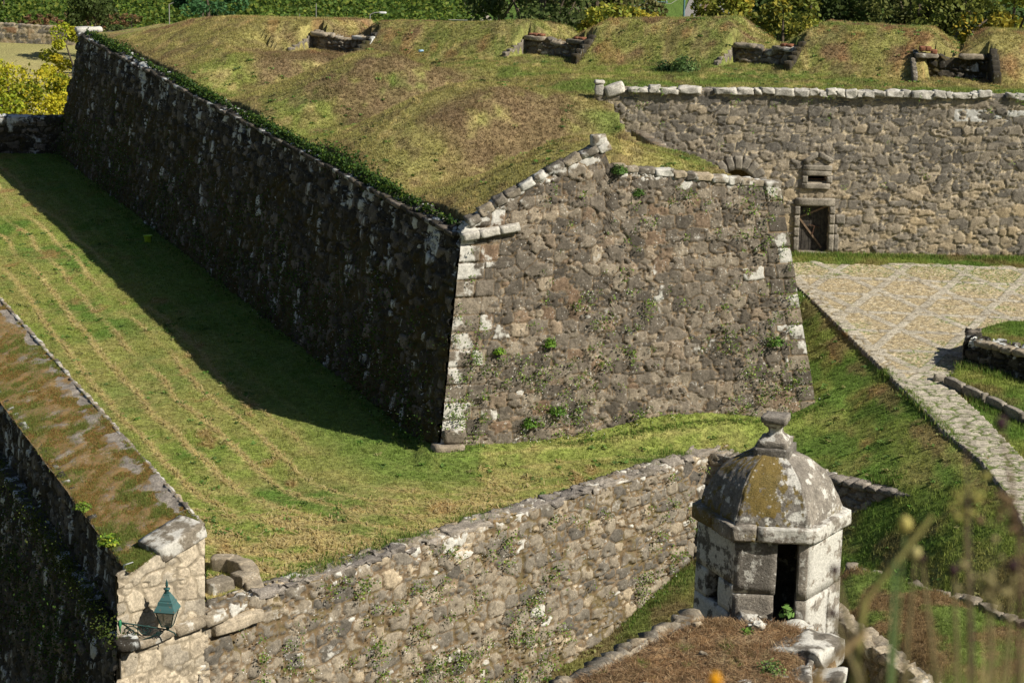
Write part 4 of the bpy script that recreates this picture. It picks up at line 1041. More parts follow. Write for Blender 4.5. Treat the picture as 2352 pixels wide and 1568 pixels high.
# raised bed and the low kerb before it
rb2 = thing('raised_bed', 'grass-topped raised bed held by a dark mossy rubble wall, at the right edge', 'bed', (18, 68.5, -1))
wall('bed_wall', MAT['shade'], rb2, O=(15.3, 71.3, -1.15), dr=(.684, -.7295, 0), upv=(.05, .05, .997), n=(-.7295, -.684, .05), bottom=[(-.25, -.2), (12, -.6)], top=[(.05, 1.30), (12, 1.28)], res=(.05, .045), cell=(.5, .34), seed=91, depth=.13, cap=.45,
     wfun=lambda U, V, ID: .22 * sst(.9, 1.2, V) + .12, mfun=lambda U, V, ID: 0 * U - .15)
wall('bed_wall', MAT['shade'], rb2, O=(15.65, 73.1, -1.1), dr=(-.19, -.98, 0), upv=(.05, 0, .997), n=(-.98, .19, .05), bottom=[(0, -.2), (2, -.2)], top=[(0, 1.2), (1.85, 1.25)], res=(.06, .05), cell=(.5, .34), seed=92, depth=.12, cap=.4)
cb = MB(); u = .2
while u < 11:
    wd = RNG.uniform(.35, .8); p = Vector((15.45, 71.3, .14)) + Vector((.684, -.7295, 0)) * (u + wd / 2); block(cb, p, (wd - .02, .42, .2), frame((.684, -.7295, 0)), 4, .28, .05, W=.2, M=.05, r1=.6); u += wd
cb.build('coping', MAT['coping'], rb2)
lk = thing('grass_verge_kerb', 'row of long low kerb stones edging the grass strip below the raised bed', 'kerb', (15.3, 68, -1))
cb = MB(); t = 0; KP = [(14.27, 69.9), (15.26, 68.02), (16.15, 66.2), (17.9, 63.0)]
for a, b in zip(KP, KP[1:]):
    a = Vector((*a, 0)); b = Vector((*b, 0)); L = (b - a).length; d = (b - a) / L; t = .15
    while t < L:
        wd = min(RNG.uniform(.7, 1.2), L - t + .05); p = a + d * (t + wd / 2); p.z = float(zP(p.y)) + .12
        block(cb, p, (wd - .03, .22, .40), frame((d.x, d.y, -.05)), 5, .22, .04, W=.12, M=.0, r1=.3); t += wd
block(cb, (14.2, 70.05, float(zP(70)) + .1), (.45, .35, .3), None, 6, .4, .06, W=.35, r1=.9)
cb.build('kerb_stone', MAT['dress'], lk)

# ------------------------------------------------------------------ curved gutter stone beside the parapet end
cg = thing('curved_stone', 'weathered curved block of stone lying against the parapet end at the ditch edge', 'stone', (-6.9, 54.4, -3))
cb = MB()
arc = [px(585, 1352, -2.98), px(575, 1320, -2.8), px(562, 1300, -2.72), px(530, 1285, -2.72), px(495, 1284, -2.75)]
for k, (a, b) in enumerate(zip(arc, arc[1:])):
    d = b - a; block(cb, (a + b) / 2 + Vector((0, 0, -.12 if k else -.3)), (d.length * 1.35, .48, .50 if k else .8), frame((d.x, d.y, d.z * .5)), 8, .22, .05, W=.08, M=.16, r1=.6)
p = px(560, 1340, -3.0); block(cb, p + Vector((0, 0, -.02)), (.55, .55, .72), frame(d1), 9, .25, .05, W=.1, M=.1, r1=.5)
p = px(505, 1352, -3.0); block(cb, p + Vector((-.05, 0, .0)), (.75, .55, .5), frame(d1), 8, .12, .04, W=.1, M=.0, r1=.4)
cb.build('block', MAT['coping'], cg)
cb = MB()
p = O1 + d1 * 4.1 + Vector((0, 0, -.42)); block(cb, p + n1_ * .03, (1.7, .5, .3), frame(d1 + Vector((0, 0, .02))), 8, .2, .05, W=.05, M=-.1, r1=.95)
cb.build('ledge_stone', MAT['cream'], fw)
# ------------------------------------------------------------------ leaves, plants, trees
def leaves(P, size, col, up=.35, seed=0, asp=.7, quad=True, tilt=None):
    """one small face per point; size (n,), col (n,3)"""
    n = len(P); rg = np.random.default_rng(seed)
    nrm = rg.normal(size=(n, 3)); nrm[:, 2] += up * 2; nrm /= np.linalg.norm(nrm, axis=1, keepdims=True)
    a = np.cross(nrm, rg.normal(size=(n, 3))); a /= np.linalg.norm(a, axis=1, keepdims=True) + 1e-9; b = np.cross(nrm, a)
    s = np.asarray(size).reshape(-1, 1) * np.ones((n, 1)) / 2
    Q = np.stack([P - a * s, P - b * s * asp, P + a * s, P + b * s * asp], 1)
    F = np.arange(n * 4).reshape(n, 4)
    return Q.reshape(-1, 3), F, np.repeat(col, 4, 0)
def blades(P, h, wd, nb, col, seed=0, lean=.5, tip=1.15, spread=.35):
    """nb grass blades at every point"""
    n = len(P); rg = np.random.default_rng(seed)
    P = np.repeat(P, nb, 0); h = np.repeat(np.asarray(h) * np.ones(n), nb) * rg.uniform(.5, 1.2, n * nb); wd = np.repeat(np.asarray(wd) * np.ones(n), nb); col = np.repeat(col, nb, 0)
    m = n * nb
    an = rg.uniform(0, 2 * np.pi, m); off = rg.normal(size=(m, 2)) * (h * spread)[:, None]
    B = P.copy(); B[:, :2] += off; B[:, 2] -= .01
    ld = rg.uniform(0, 2 * np.pi, m); L = rg.uniform(0, lean, m) * h
    T = B + np.stack([np.cos(ld) * L, np.sin(ld) * L, h * np.sqrt(np.maximum(.1, 1 - (L / h) ** 2))], 1)
    sd = np.stack([np.cos(an), np.sin(an), 0 * an], 1) * (wd / 2)[:, None]
    V = np.stack([B - sd, B + sd, T], 1).reshape(-1, 3); F = np.arange(m * 3).reshape(m, 3)
    c = np.clip(col * rg.uniform(.8, 1.2, (m, 1)), 0, 1)
    C3 = np.stack([c * .85, c * .85, np.clip(c * tip, 0, 1)], 1).reshape(-1, 3)
    return V, F, C3
def npm2(name, parts, mat, parent=None, smooth=False):
    mb = MB()
    for (V_, F_, C_) in parts: mb.add(V_, F_, np.concatenate([C_, np.ones((len(C_), 1))], 1))
    return mb.build(name, mat, parent, smooth, 'gc')
LEAF = leaf_mat('foliage', 'gc', .3, rough=.6)
BARK = plain_mat('bark', (.12, .095, .07), .95, 0, 6, .5)
def pick(cols, n, rg, sd=.12):
    c = np.array(cols)[rg.integers(0, len(cols), n)]; return np.clip(c * rg.normal(1, sd, (n, 1)), .005, 1)
def tree(name, label, cat, loc, H, rad, z0, cols, nl=5000, leaf=.35, seed=0, group='trees beyond the rear parapet', clumps=34, dens=.42, lean=0, up=.3):
    """H height, rad crown radius, z0 crown base height"""
    rg = np.random.default_rng(seed); loc = Vector(loc)
    t = thing(name, label, cat, loc, group)
    mb = MB(); hc = z0 + (H - z0) * .55
    tr = [Vector((0, 0, -.5)), Vector((.15, .1, z0 * .5)), Vector((-.1, .1, z0)), Vector((.1 + lean, 0, hc)), Vector((lean, 0, H * .93))]
    tube(mb, [loc + p for p in tr], [H * .028, H * .024, H * .02, H * .012, .03], 7)
    cen = []
    for i in range(clumps):
        a = rg.uniform(0, 2 * np.pi); e = rg.uniform(-.75, 1); rr = rg.uniform(.45, 1.0) ** .6
        ce = math.sqrt(max(0, 1 - e * e))
        c = Vector((math.cos(a) * ce * rad * rr + lean, math.sin(a) * ce * rad * rr, (z0 + H) / 2 + e * (H - z0) / 2 * rr * .95)); cen.append(c)
        if i % 3 == 0:
            b = tr[2].lerp(tr[4], rg.uniform(0, .7)); tube(mb, [loc + b, loc + b.lerp(c, .5) + Vector((0, 0, .2)), loc + c], [H * .008, H * .005, .02], 5)
    mb.build('trunk', BARK, t)
    cen = np.array(cen); k = rg.integers(0, clumps, nl); sg = rad * dens * rg.uniform(.35, 1., clumps)
    dd = rg.normal(size=(nl, 3)); dd /= np.linalg.norm(dd, axis=1, keepdims=True); dd *= rg.uniform(.3, 1, (nl, 1)) ** .5
    P = cen[k] + dd * sg[k][:, None] * np.array([1, 1, .75]) + np.array(loc)
    cb_ = rg.normal(1, .16, clumps)[k][:, None]; cc = pick(cols, clumps, rg, .1)[k] * .6 + pick(cols, nl, rg) * .4
    V_, F_, C_ = leaves(P, rg.uniform(.6, 1.3, nl) * leaf, np.clip(cc * cb_, .005, 1), up, seed)
    npm2('crown', [(V_, F_, C_)], LEAF, t)
    return t
YEL = [(.50, .45, .03), (.42, .43, .04), (.30, .36, .03), (.52, .42, .03), (.20, .27, .025)]
OLI = [(.16, .19, .04), (.20, .22, .045), (.12, .15, .03), (.25, .24, .05)]
DRK = [(.055, .085, .022), (.075, .105, .028), (.04, .06, .018), (.10, .125, .035)]
AUT = [(.40, .33, .04), (.26, .28, .04), (.18, .22, .03), (.46, .33, .04)]
tree('plane_tree', 'bushy yellow-leaved tree filling the corner behind the shaded cross wall', 'tree', (-31.5, 135, -9.5), 10.4, 5.0, 1.5, YEL, 26000, .24, 1, 'yellow trees left of the bastion', 60, .40)
tree('plane_tree', 'airy yellow tree rising against the far corner of the bastion, branches showing', 'tree', (-27.6, 138.5, -9.5), 12.6, 2.8, 5.2, YEL, 7500, .21, 2, 'yellow trees left of the bastion', 30, .30)
def at(xp, Y, g=-9.5): p = pxy(xp, 0, Y); return (p.x, Y, g)
tree('oak_tree', 'dark green tree left of the railway, behind the dip between two grass mounds', 'tree', at(1245, 175), 19, 6.0, 4, [(.10, .13, .04), (.13, .16, .05), (.07, .10, .03)], 9000, .42, 11)
tree('oak_tree', 'very dark tree at the top edge beside the pale road', 'tree', at(1150, 215, -10), 15.5, 5.0, 3, DRK, 5000, .42, 12)
tree('oak_tree', 'brownish green tree at the top edge, between the dark trees and the railway', 'tree', at(1370, 190, -10), 17.5, 6, 3, [(.13, .13, .05), (.17, .16, .06), (.10, .11, .035)], 8000, .42, 13)
tree('maple_tree', 'golden autumn tree nearest the railway, showing above the middle mound', 'tree', at(1425, 140), 14.8, 3.2, 6, AUT, 6000, .32, 14)
tree('maple_tree', 'low golden green tree in the dip right of the second mound', 'tree', at(1335, 137), 12.4, 3.4, 5, AUT, 6000, .32, 15)
tree('maple_tree', 'small golden tree left in the dip between the second and third mounds', 'tree', at(1235, 135), 11.4, 2.5, 6, AUT, 3500, .30, 16)
tree('maple_tree', 'bright yellow treetop in the dip between the two leftmost mounds', 'tree', at(775, 140), 11.7, 2.9, 6, YEL, 3600, .32, 17)
tree('maple_tree', 'yellow treetop just showing over the second mound', 'tree', at(925, 150), 11.5, 2.2, 6, YEL, 1800, .32, 27)
tree('lime_tree', 'yellow green tree right of the railway, above the third mound', 'tree', at(1722, 140), 17.5, 4.0, 4, AUT + OLI, 8000, .34, 18)
tree('lime_tree', 'yellow green tree between the third and fourth mounds', 'tree', at(1800, 136), 15.5, 4.0, 4, AUT + OLI, 8000, .34, 19)
tree('oak_tree', 'tall dark tree behind the fourth mound, left one', 'tree', at(1950, 150), 19, 5.2, 3, DRK, 10000, .36, 20)
tree('oak_tree', 'dark olive tree above the right end of the fourth mound', 'tree', at(2110, 146), 18.5, 5.0, 3, [(.10, .115, .03), (.13, .14, .04), (.075, .09, .025)], 10000, .36, 21)
tree('oak_tree', 'olive green tree behind the last dip on the right', 'tree', at(2225, 143), 17, 4.0, 3, OLI, 8000, .34, 22)
tree('maple_tree', 'yellowing tree at the top right corner', 'tree', at(2330, 140), 17, 3.8, 3, AUT, 7000, .34, 23)
tree('oak_tree', 'dark tree at the back beyond the yellow green ones, top edge', 'tree', at(1860, 175), 21, 6, 4, DRK, 8000, .42, 24)
tree('oak_tree', 'dark leafy tree standing farthest back at the right', 'tree', at(2200, 175), 22, 7, 4, DRK, 8000, .42, 25)
# pine crown, hedge, dark shrub near the far wall
tree('pine_tree', 'dense green pine crown showing over the leftmost mound', 'tree', at(475, 175, -10), 12.8, 2.9, 6, [(.05, .13, .05), (.07, .17, .06), (.04, .09, .035)], 4500, .30, 31, None, 40, .3)
tree('laurel_tree', 'dark green bushy tree at the right end of the far field wall', 'tree', at(215, 238, -12), 7.2, 3.2, .6, DRK, 3500, .4, 32, None)
tree('laurel_tree', 'small dark tree at the foot of the vineyard, over the leftmost mound', 'tree', at(300, 236, -12), 4.4, 2.6, .4, DRK, 2000, .4, 33, None)
tree('willow_bush', 'small pale green bush beside the far field wall', 'bush', at(200, 225, -12), 3.6, 1.5, .2, [(.16, .19, .05), (.22, .22, .07)], 1300, .25, 34, None, 14)
tree('olive_bush', 'grey green bush in the field behind the yellow trees', 'bush', at(165, 190, -11), 3.0, 1.6, .2, [(.14, .18, .09), (.18, .22, .12)], 1300, .25, 35, None, 14)
tree('cypress_tree', 'dark bare-stemmed conifer at the top left corner', 'tree', at(8, 275, -12), 8, 1.6, 1, DRK, 1500, .4, 36, None, 14)
tree('cypress_tree', 'slim dark tree standing in the far field at the top edge', 'tree', at(80, 285, -12), 7, .9, 1, DRK, 1000, .4, 37, None, 12)
base = None
for k in range(9):          # reddish vines along the far field
    xp = 62 + k * 30; p = at(xp, 258 + k * .5, -11.9)
    t = tree('red_vine', 'small reddish autumn vine in the row above the far field wall', 'vine', p, 2.6, 1.15, .7, [(.20, .10, .06), (.24, .14, .07), (.13, .12, .04)], 420, .3, 50 + k, 'reddish vines above the far wall', 10)
# vineyard canopy: rows of foliage nobody could count
rg = np.random.default_rng(99); nV = 90000
rows = rg.integers(0, 62, nV); yv = 196 + rows * 2.7 + rg.normal(0, .55, nV); xv = rg.uniform(-66, 6, nV)
keep = (xv > -.215 * yv + 3 - 12 * sst(232, 250, yv)) & (yv < 362) & (xv < -6 + (yv - 200) * .02) & (yv > 205) & ~((xv < -44) & (yv < 262))
xv, yv = xv[keep], yv[keep]
zv = groundz(xv, yv) + rg.uniform(.9, 2.0, len(xv)) + .4 * fbm(xv * .3, yv * .3, 2, 7)
cv = pick([(.075, .13, .02), (.11, .165, .025), (.05, .09, .016), (.16, .19, .03)], len(xv), rg) * (.75 + .5 * fbm(xv * .08, yv * .05, 3, 11))[:, None]
vy = npm2('vineyard', [leaves(np.stack([xv, yv, zv], 1), rg.uniform(.35, .75, len(xv)), cv, .6, 98)], LEAF); tag(vy, kind='stuff')
# undergrowth on the slopes beyond the walls
nU = 26000; xu = rg.uniform(0, 62, nU); yu = rg.uniform(215, 420, nU); kk = ~((np.abs(xu - np.interp(yu, [200, 420], [14.2, 40])) < 7.5))
xu, yu = xu[kk], yu[kk]; zu = groundz(xu, yu) + rg.uniform(.1, 1.6, len(xu)) * fbm(xu * .1, yu * .1, 2, 3) * 2
ug = npm2('undergrowth', [leaves(np.stack([xu, yu, zu], 1), rg.uniform(.5, 1.1, len(xu)), pick([(.10, .14, .03), (.15, .17, .05), (.07, .10, .03), (.2, .18, .07)], len(xu), rg), .5, 97)], LEAF); tag(ug, kind='stuff')

# ------------------------------------------------------------------ far walls, road, railway, poles
cw = thing('cross_wall', 'low shaded stone wall closing the ditch at the far left', 'wall', (-33, 124, -3))
wall('wall_face', MAT['shade'], cw, O=(-45, 123.6, -3.4), dr=(1, 0, 0), upv=(0, 0, 1), n=(0, -1, 0), bottom=[(0, -.5), (19, -.5)], top=[(0, 2.45), (19.2, 2.45)], res=(.08, .07), cell=(.9, .5), seed=101, cap=.7, depth=.1,
     wfun=lambda U, V, ID: .22 * sst(1.7, 2.3, V) + .05, mfun=lambda U, V, ID: 0 * U - .1)
fw2 = thing('field_wall', 'long grey stone wall across the far field, at the top left', 'wall', (-55, 250, -12))
wall('wall_face', MAT['door'], fw2, O=(-75, 255, -12.4), dr=(.985, -.17, 0), upv=(0, 0, 1), n=(-.17, -.985, 0), bottom=[(0, -.5), (34, -.5)], top=[(0, 2.9), (34, 2.2)], res=(.16, .14), cell=(1.1, .7), seed=102, cap=.5, depth=.08, mfun=lambda U, V, ID: 0 * U + .05)
def ribbon(name, pts, wd, z, mat, kind='structure'):
    V_ = []
    for i, p in enumerate(pts):
        a = Vector(pts[max(0, i - 1)]); b = Vector(pts[min(len(pts) - 1, i + 1)]); d = (b - a).normalized(); s_ = Vector((-d.y, d.x))
        for sg in (-1, 1):
            q = Vector(p) + s_ * wd / 2 * sg; V_.append((q.x, q.y, float(groundz(NB([q.x]), NB([q.y]))[0]) + z))
    F_ = [(2 * i, 2 * i + 1, 2 * i + 3, 2 * i + 2) for i in range(len(pts) - 1)]
    o = npmesh(name, V_, NB(F_), mat, None); tag(o, kind=kind); return o
GRAVEL = plain_mat('pale_gravel', (.42, .37, .30), .95, 0, 2, .3); BALL = plain_mat('ballast', (.30, .28, .26), .95, 0, 6, .4)
ribbon('road', [(1 + 2.5 * math.sin(y * .02) - (y - 250) * .13, y) for y in range(226, 380, 6)], 2.6, .12, GRAVEL)
RW = [(np.interp(y, [200, 420], [14.2, 40]), y) for y in range(200, 430, 6)]
ribbon('railway_bed', RW, 6.2, .12, BALL); ribbon('railway_bed', RW, 2.4, .16, plain_mat('track_bed', (.22, .15, .11), .95, 0, 3, .4))
rail = MB()
for sg in (-.75, .75):
    tube(rail, [(x + sg, y, float(groundz(NB([x]), NB([y]))[0]) + .32) for x, y in RW], .06, 4)
tag(rail.build('rails', IRON), 'pair of rusty rails running away up the gravel bed', 'rails')
POLE = plain_mat('teal_paint', (.10, .20, .22), .6, 0, 5, .2); GREY = plain_mat('concrete_pole', (.30, .29, .27), .9, 0, 5, .2)
def pole(name, lab, cat, xp, Y, ytop, mat, r_=.09, arm=None, g=-12, group=None):
    b = pxy(xp, 0, Y); top = pxy(xp, ytop, Y).z; t = thing(name, lab, cat, (b.x, Y, g), group); mb = MB()
    tube(mb, [(b.x, Y, g), (b.x, Y, top)], [r_, r_ * .7], 8); mb.build('post', mat, t)
    if arm == 'lamp':
        mb = MB(); tube(mb, [(b.x, Y, top - .05), (b.x + .35, Y, top + .12), (b.x + .8, Y, top + .15)], .04, 6); mb.build('arm', mat, t)
        mb = MB(); block(mb, (b.x + 1.0, Y, top + .13), (.6, .3, .16), None, 4, .4, .005); mb.build('lamp_head', plain_mat('lamp_white', (.7, .7, .68), .4, 0, 3, .05), t)
    if arm == 'cross':
        mb = MB(); box(mb, (b.x, Y, top - .4), (2.2, .1, .1)); box(mb, (b.x - 1.6, Y, top - 1.0), (1.6, .06, .06)); mb.build('crossarm', mat, t)
        for q in (-.95, 0, .95):
            mb = MB(); lathe(mb, [(.06, 0), (.09, .08), (.05, .16), (.09, .24)], (b.x + q, Y, top - .35), 8); mb.build('insulator', GREY, t)
    return t
pole('street_lamp', 'slim street lamp standing over the leftmost grass mound', 'street lamp', 388, 185, 10, GREY, .06, 'lamp', -10)
pole('street_lamp', 'street lamp head just clearing the second mound', 'street lamp', 850, 175, 33, GREY, .06, 'lamp', -10)
pole('vineyard_post', 'thin bare post at the foot of the vineyard by the yellow treetop', 'post', 726, 190, 8, GREY, .05)
pole('vineyard_post', 'short thin post left of the taller bare one, over the leftmost mound', 'post', 688, 188, 32, GREY, .04)
pole('railway_mast', 'teal steel mast beside the railway', 'mast', 1572, 215, -40, POLE, .13, None, -11)
pole('utility_pole', 'utility pole with a crossarm among the golden trees', 'utility pole', 1506, 200, -5, POLE, .10, 'cross', -11)
mb = MB(); a_ = pxy(1506, 5, 200); b_ = pxy(1572, -10, 215); tube(mb, [a_, (a_ + b_) / 2 - Vector((0, 0, .5)), b_], .025, 4); a2 = pxy(1030, 46, 190); tube(mb, [a2, (a2 + a_) / 2 - Vector((0, 0, 1.0)), a_], .03, 4)
tag(mb.build('overhead_wire', GREY), 'thin sagging wire running left from the utility pole', 'wire')

# ------------------------------------------------------------------ wall lantern
LAM = Vector(px(385, 1435, -2.68)); LG = plain_mat('green_paint', (.035, .095, .09), .45, .2, 20, .45, (.03, .085, .085)); LGD = plain_mat('dark_green_iron', (.018, .05, .045), .5, .3, 20, .3)
LROOF, _nt, _bs = newmat('green_sheet_roof'); _bs.inputs['Roughness'].default_value = .42; _bs.inputs['Specular IOR Level'].default_value = .5
_tc = N(_nt, 'ShaderNodeTexCoord'); _n = noise(_nt, _tc.outputs['Object'], 14, 5, .7)
_nt.links.new(mixc(_nt, mrange(_nt, _n, .58, .68), (.05, .125, .125), (.22, .12, .06)), _bs.inputs['Base Color'])
GLS, _nt, _bs = newmat('dusty_glass'); _bs.inputs['Base Color'].default_value = (.52, .48, .38, 1); _bs.inputs['Roughness'].default_value = .3; _bs.inputs['Alpha'].default_value = .5; _bs.inputs['Specular IOR Level'].default_value = .5
lt = thing('wall_lantern', 'green four-sided wall lantern on a scrolled iron bracket, before the sunlit parapet end', 'lantern', LAM)
ph = R(45 - 8)
def sq4(mb, prof, c=LAM, A=(1, .5, 0, 0), ph_=ph): lathe(mb, [(r_ * 1.414, z) for r_, z in prof], c, 4, A, ph_)
mb = MB(); sq4(mb, [(.26, .40), (.275, .43), (.245, .50), (.20, .58), (.185, .66), (.155, .67), (.15, .71), (.09, .82), (.08, .86)], A=(1, .5, 0, 0)); o = mb.build('lantern_roof', LROOF, lt, False)
mb = MB(); lathe(mb, [(.07, .86), (.07, .885)], LAM, 12); lathe(mb, [(.055, .88), (.055, .97)], LAM, 12); lathe(mb, [(.085, .965), (.09, .985), (.03, 1.01)], LAM, 12); mb.build('chimney', LG, lt)
mb = MB(); lathe(mb, [(.015, 1.0), (.022, 1.03), (.04, 1.06), (.04, 1.08), (.03, 1.10), (.036, 1.13), (.02, 1.17), (.004, 1.23)], LAM, 12); mb.build('finial', LG, lt)
mb = MB()
for k in range(4):
    a = ph + k * math.pi / 2; p0 = LAM + Vector((math.cos(a), math.sin(a), 0)) * .125 * 1.414 + Vector((0, 0, .0)); p1 = LAM + Vector((math.cos(a), math.sin(a), 0)) * .235 * 1.414 + Vector((0, 0, .41))
    tube(mb, [p0, p1], .014, 5); a2 = a + math.pi / 2
    q0 = LAM + Vector((math.cos(a2), math.sin(a2), 0)) * .125 * 1.414; q1 = LAM + Vector((math.cos(a2), math.sin(a2), 0)) * .235 * 1.414 + Vector((0, 0, .41)); tube(mb, [p0, q0], .014, 5); tube(mb, [p1, q1], .012, 5)
lathe(mb, [(.03, -.14), (.05, -.06), (.03, -.03), (.10, 0)], LAM, 10)
mb.build('lantern_frame', LGD, lt)
for k in range(4):
    a = ph + k * math.pi / 2; a2 = a + math.pi / 2; m = MB(); V_ = []
    for aa, r_, z in ((a, .118, .01), (a2, .118, .01), (a2, .225, .40), (a, .225, .40)): V_.append(LAM + Vector((math.cos(aa), math.sin(aa), 0)) * r_ * 1.414 + Vector((0, 0, z)))
    c_ = sum((Vector(v) for v in V_), Vector()) / 4; V2 = [list(v) for v in V_] + [list(Vector(v) + (LAM + Vector((0, 0, .2)) - c_).normalized() * .004) for v in V_]
    m.add(V2, NB([(0, 1, 2, 3), (4, 7, 6, 5), (0, 4, 5, 1), (1, 5, 6, 2), (2, 6, 7, 3), (3, 7, 4, 0)])); m.build('glass_pane', GLS, lt, False)
# bracket: arm toward the wall corner, scrolls, back plate
WP = LAM + Vector((-1.12, -.30, .17)); mb = MB(); bd = (LAM + Vector((0, 0, -.13))) - WP
tube(mb, [WP, LAM + Vector((0, 0, -.12)), LAM + Vector((.16, .04, -.22)), LAM + Vector((.2, .05, -.3))], .02, 6)
WPl = WP + Vector((0, 0, -.62)); hz = Vector((bd.x, bd.y, 0)).normalized()
tube(mb, [WPl + hz * .02, WPl + hz * .35 + Vector((0, 0, .05)), WPl + hz * .75 + Vector((0, 0, .18)), WPl + hz * 1.1 + Vector((0, 0, .34))], .016, 6)
def spiral(c, r0, turns, ph0, sgn=1):
    return [c + hz * (r0 * (1 - t * .8) * math.cos(ph0 + sgn * turns * 6.28 * t)) + Vector((0, 0, r0 * (1 - t * .8) * math.sin(ph0 + sgn * turns * 6.28 * t))) for t in np.linspace(0, 1, 26)]
tube(mb, spiral(WP + hz * .26 + Vector((0, 0, -.30)), .20, 1.6, 2.6, -1), .014, 5)
tube(mb, spiral(WP + hz * .62 + Vector((0, 0, -.24)), .12, 1.4, .3, 1), .013, 5)
tube(mb, [WP + hz * .40 + Vector((0, 0, -.17)), WP + hz * .5 + Vector((0, 0, -.33)), WP + hz * .70 + Vector((0, 0, -.38)), WP + hz * .74 + Vector((0, 0, -.25))], .014, 5)
tube(mb, spiral(WP + hz * .92 + Vector((0, 0, -.36)), .08, 1.3, 1.2, -1), .012, 5)
tube(mb, spiral(WP + hz * .22 + Vector((0, 0, -.72)), .09, 1.0, 1.57, 1), .008, 5)
mb.build('scroll_bracket', LGD, lt)
mb = MB(); box(mb, WP + Vector((-.02, 0, -.1)), (.05, .14, .34)); tube(mb, [WP + Vector((0, 0, .06)), WPl + Vector((0, 0, -.1))], .022, 6)
mb.build('wall_bracket', plain_mat('bright_green_paint', (.03, .20, .09), .5, 0, 12, .3), lt)

# ------------------------------------------------------------------ small things
b = px(340, 556, -2.98); bk = thing('bucket', 'small lime green bucket standing in the shade on the ditch grass', 'bucket', b)
mb = MB(); lathe(mb, [(.12, 0), (.15, .02), (.20, .30), (.215, .31), (.205, .33), (.19, .30), (.13, .04)], b, 18); mb.build('bucket_body', plain_mat('lime_plastic', (.42, .62, .05), .4, 0, 4, .1), bk)
mb = MB(); tube(mb, [b + Vector((.2 * math.cos(t), .03, .31 + .04 * math.sin(t))) for t in np.linspace(0, math.pi, 10)], .008, 5); mb.build('handle', GREY, bk)
def atg(xp, yp, zg):
    p = px(xp, yp, zg)
    for _ in range(6): p = px(xp, yp, float(groundz(NB([p.x]), NB([p.y]))[0]))
    return p
p = atg(1110, 208, 5.4); mb = MB(); lathe(mb, [(.21, -.1), (.22, .05), (.20, .16), (.15, .2), (.13, .27), (.05, .3)], p, 14, (1, .6, .1, 0)); block(mb, p + Vector((.02, 0, .05)), (.42, .38, .34), None, 6, .8, .06, W=.1, r1=.6)
tag(mb.build('stone_stump', MAT['bastion']), 'lone round grey stone stump in the middle of the grassy platform', 'stone')
p = atg(1087, 1197, -3); mb = MB(); block(mb, p + Vector((0, 0, .05)), (.2, .12, .1), frame((1, .3, 0)), 5, .3, .02)
tag(mb.build('sandstone_chip', plain_mat('yellow_stone', (.55, .40, .18), .9, 0, 9, .25)), 'small yellowish stone chip on the grass near the ditch wall edge', 'stone')
p = atg(967, 120, 6.5); mb = MB(); block(mb, p + Vector((0, 0, .06)), (.2, .1, .12), frame((1, .2, .1)), 6, .5, .05)
tag(mb.build('litter', plain_mat('pale_blue_paper', (.35, .55, .75), .6, 0, 12, .3)), 'crumpled pale blue scrap of litter on the second mound', 'litter')
# bird on the corner of the raised bed
bp = Vector((15.42, 71.22, .24)); bird = MB()
for c_, s_ in (((0, 0, .09), (.20, .085, .09)), ((.09, 0, .15), (.07, .06, .065))):
    V_, F_ = cubegrid(6); V_ = V_ / np.linalg.norm(V_, axis=1, keepdims=True) * NB(s_) / 2 * 1.0; an = .5
    X_ = V_ @ NB([[math.cos(an), 0, math.sin(an)], [0, 1, 0], [-math.sin(an), 0, math.cos(an)]]); bird.add(X_ + NB(bp) + NB(c_), F_)
tube(bird, [bp + Vector((-.06, 0, .07)), bp + Vector((-.19, 0, .0))], [.028, .012], 6); tube(bird, [bp + Vector((.115, 0, .155)), bp + Vector((.155, 0, .15))], [.012, .002], 5)
for s_ in (-.02, .02): tube(bird, [bp + Vector((.0, s_, .06)), bp + Vector((.01, s_, 0))], .005, 4)
tag(bird.build('bird', plain_mat('black_feathers', (.02, .02, .022), .6, 0, 20, .3)), 'small black bird perched on the corner of the raised bed wall', 'bird')
# ------------------------------------------------------------------ turf blades
GRS = MAT['leaf']
def turf(name, xr, yr, n, cond, h, wd, nb, seed, colf=None, lean=.7):
    rg = np.random.default_rng(seed)
    x = rg.uniform(*xr, n); y = rg.uniform(*yr, n)
    k = (np.abs(x) < .245 * y + 1.5); x, y = x[k], y[k]
    k = cond(x, y); x, y = x[k], y[k]
    z = np.asarray(groundz(x, y)); zx = groundz(x + .22, y); zy = groundz(x, y + .22); zx2 = groundz(x - .22, y); zy2 = groundz(x, y - .22)
    k = (np.abs(zx - z) < .5) & (np.abs(zy - z) < .5) & (np.abs(zx2 - z) < .5) & (np.abs(zy2 - z) < .5); x, y, z = x[k], y[k], z[k]
    c = groundc(x, y) * rg.normal(1, .16, (len(x), 1)) * 1.2
    hv = h * (.55 + .9 * fbm(x * 1.3, y * 1.3, 3, seed)) * rg.uniform(.6, 1.3, len(x))
    o = npm2(name, [blades(np.stack([x, y, z], 1), hv, wd, nb, np.clip(c, 0, 1), seed, lean)], GRS)
    return tag(o, kind='stuff')
def c_ditch(x, y): zz_, inD_, dW_2 = zlow(x, y); return inD_ & (dW_2 > .2) & (poly_sd(x, y, TOP) < -.3) & (-poly_sd(x, y, [(-2.26, 67.4), (10.5, 71), (10, 82), (-26, 126), (-26.2, 124.2)]) > -.1)
def c_low(x, y): zz_, inD_, dW_2 = zlow(x, y); return (~inD_) & (dW_2 > .15) & (poly_sd(x, y, SPUR) < -.1) & (poly_sd(x, y, R2) < -.1) & (zz_ > -9.4)
turf('ditch_grass', (-30, 14), (54, 124), 260000, c_ditch, .09, .024, 5, 201, lean=.9)
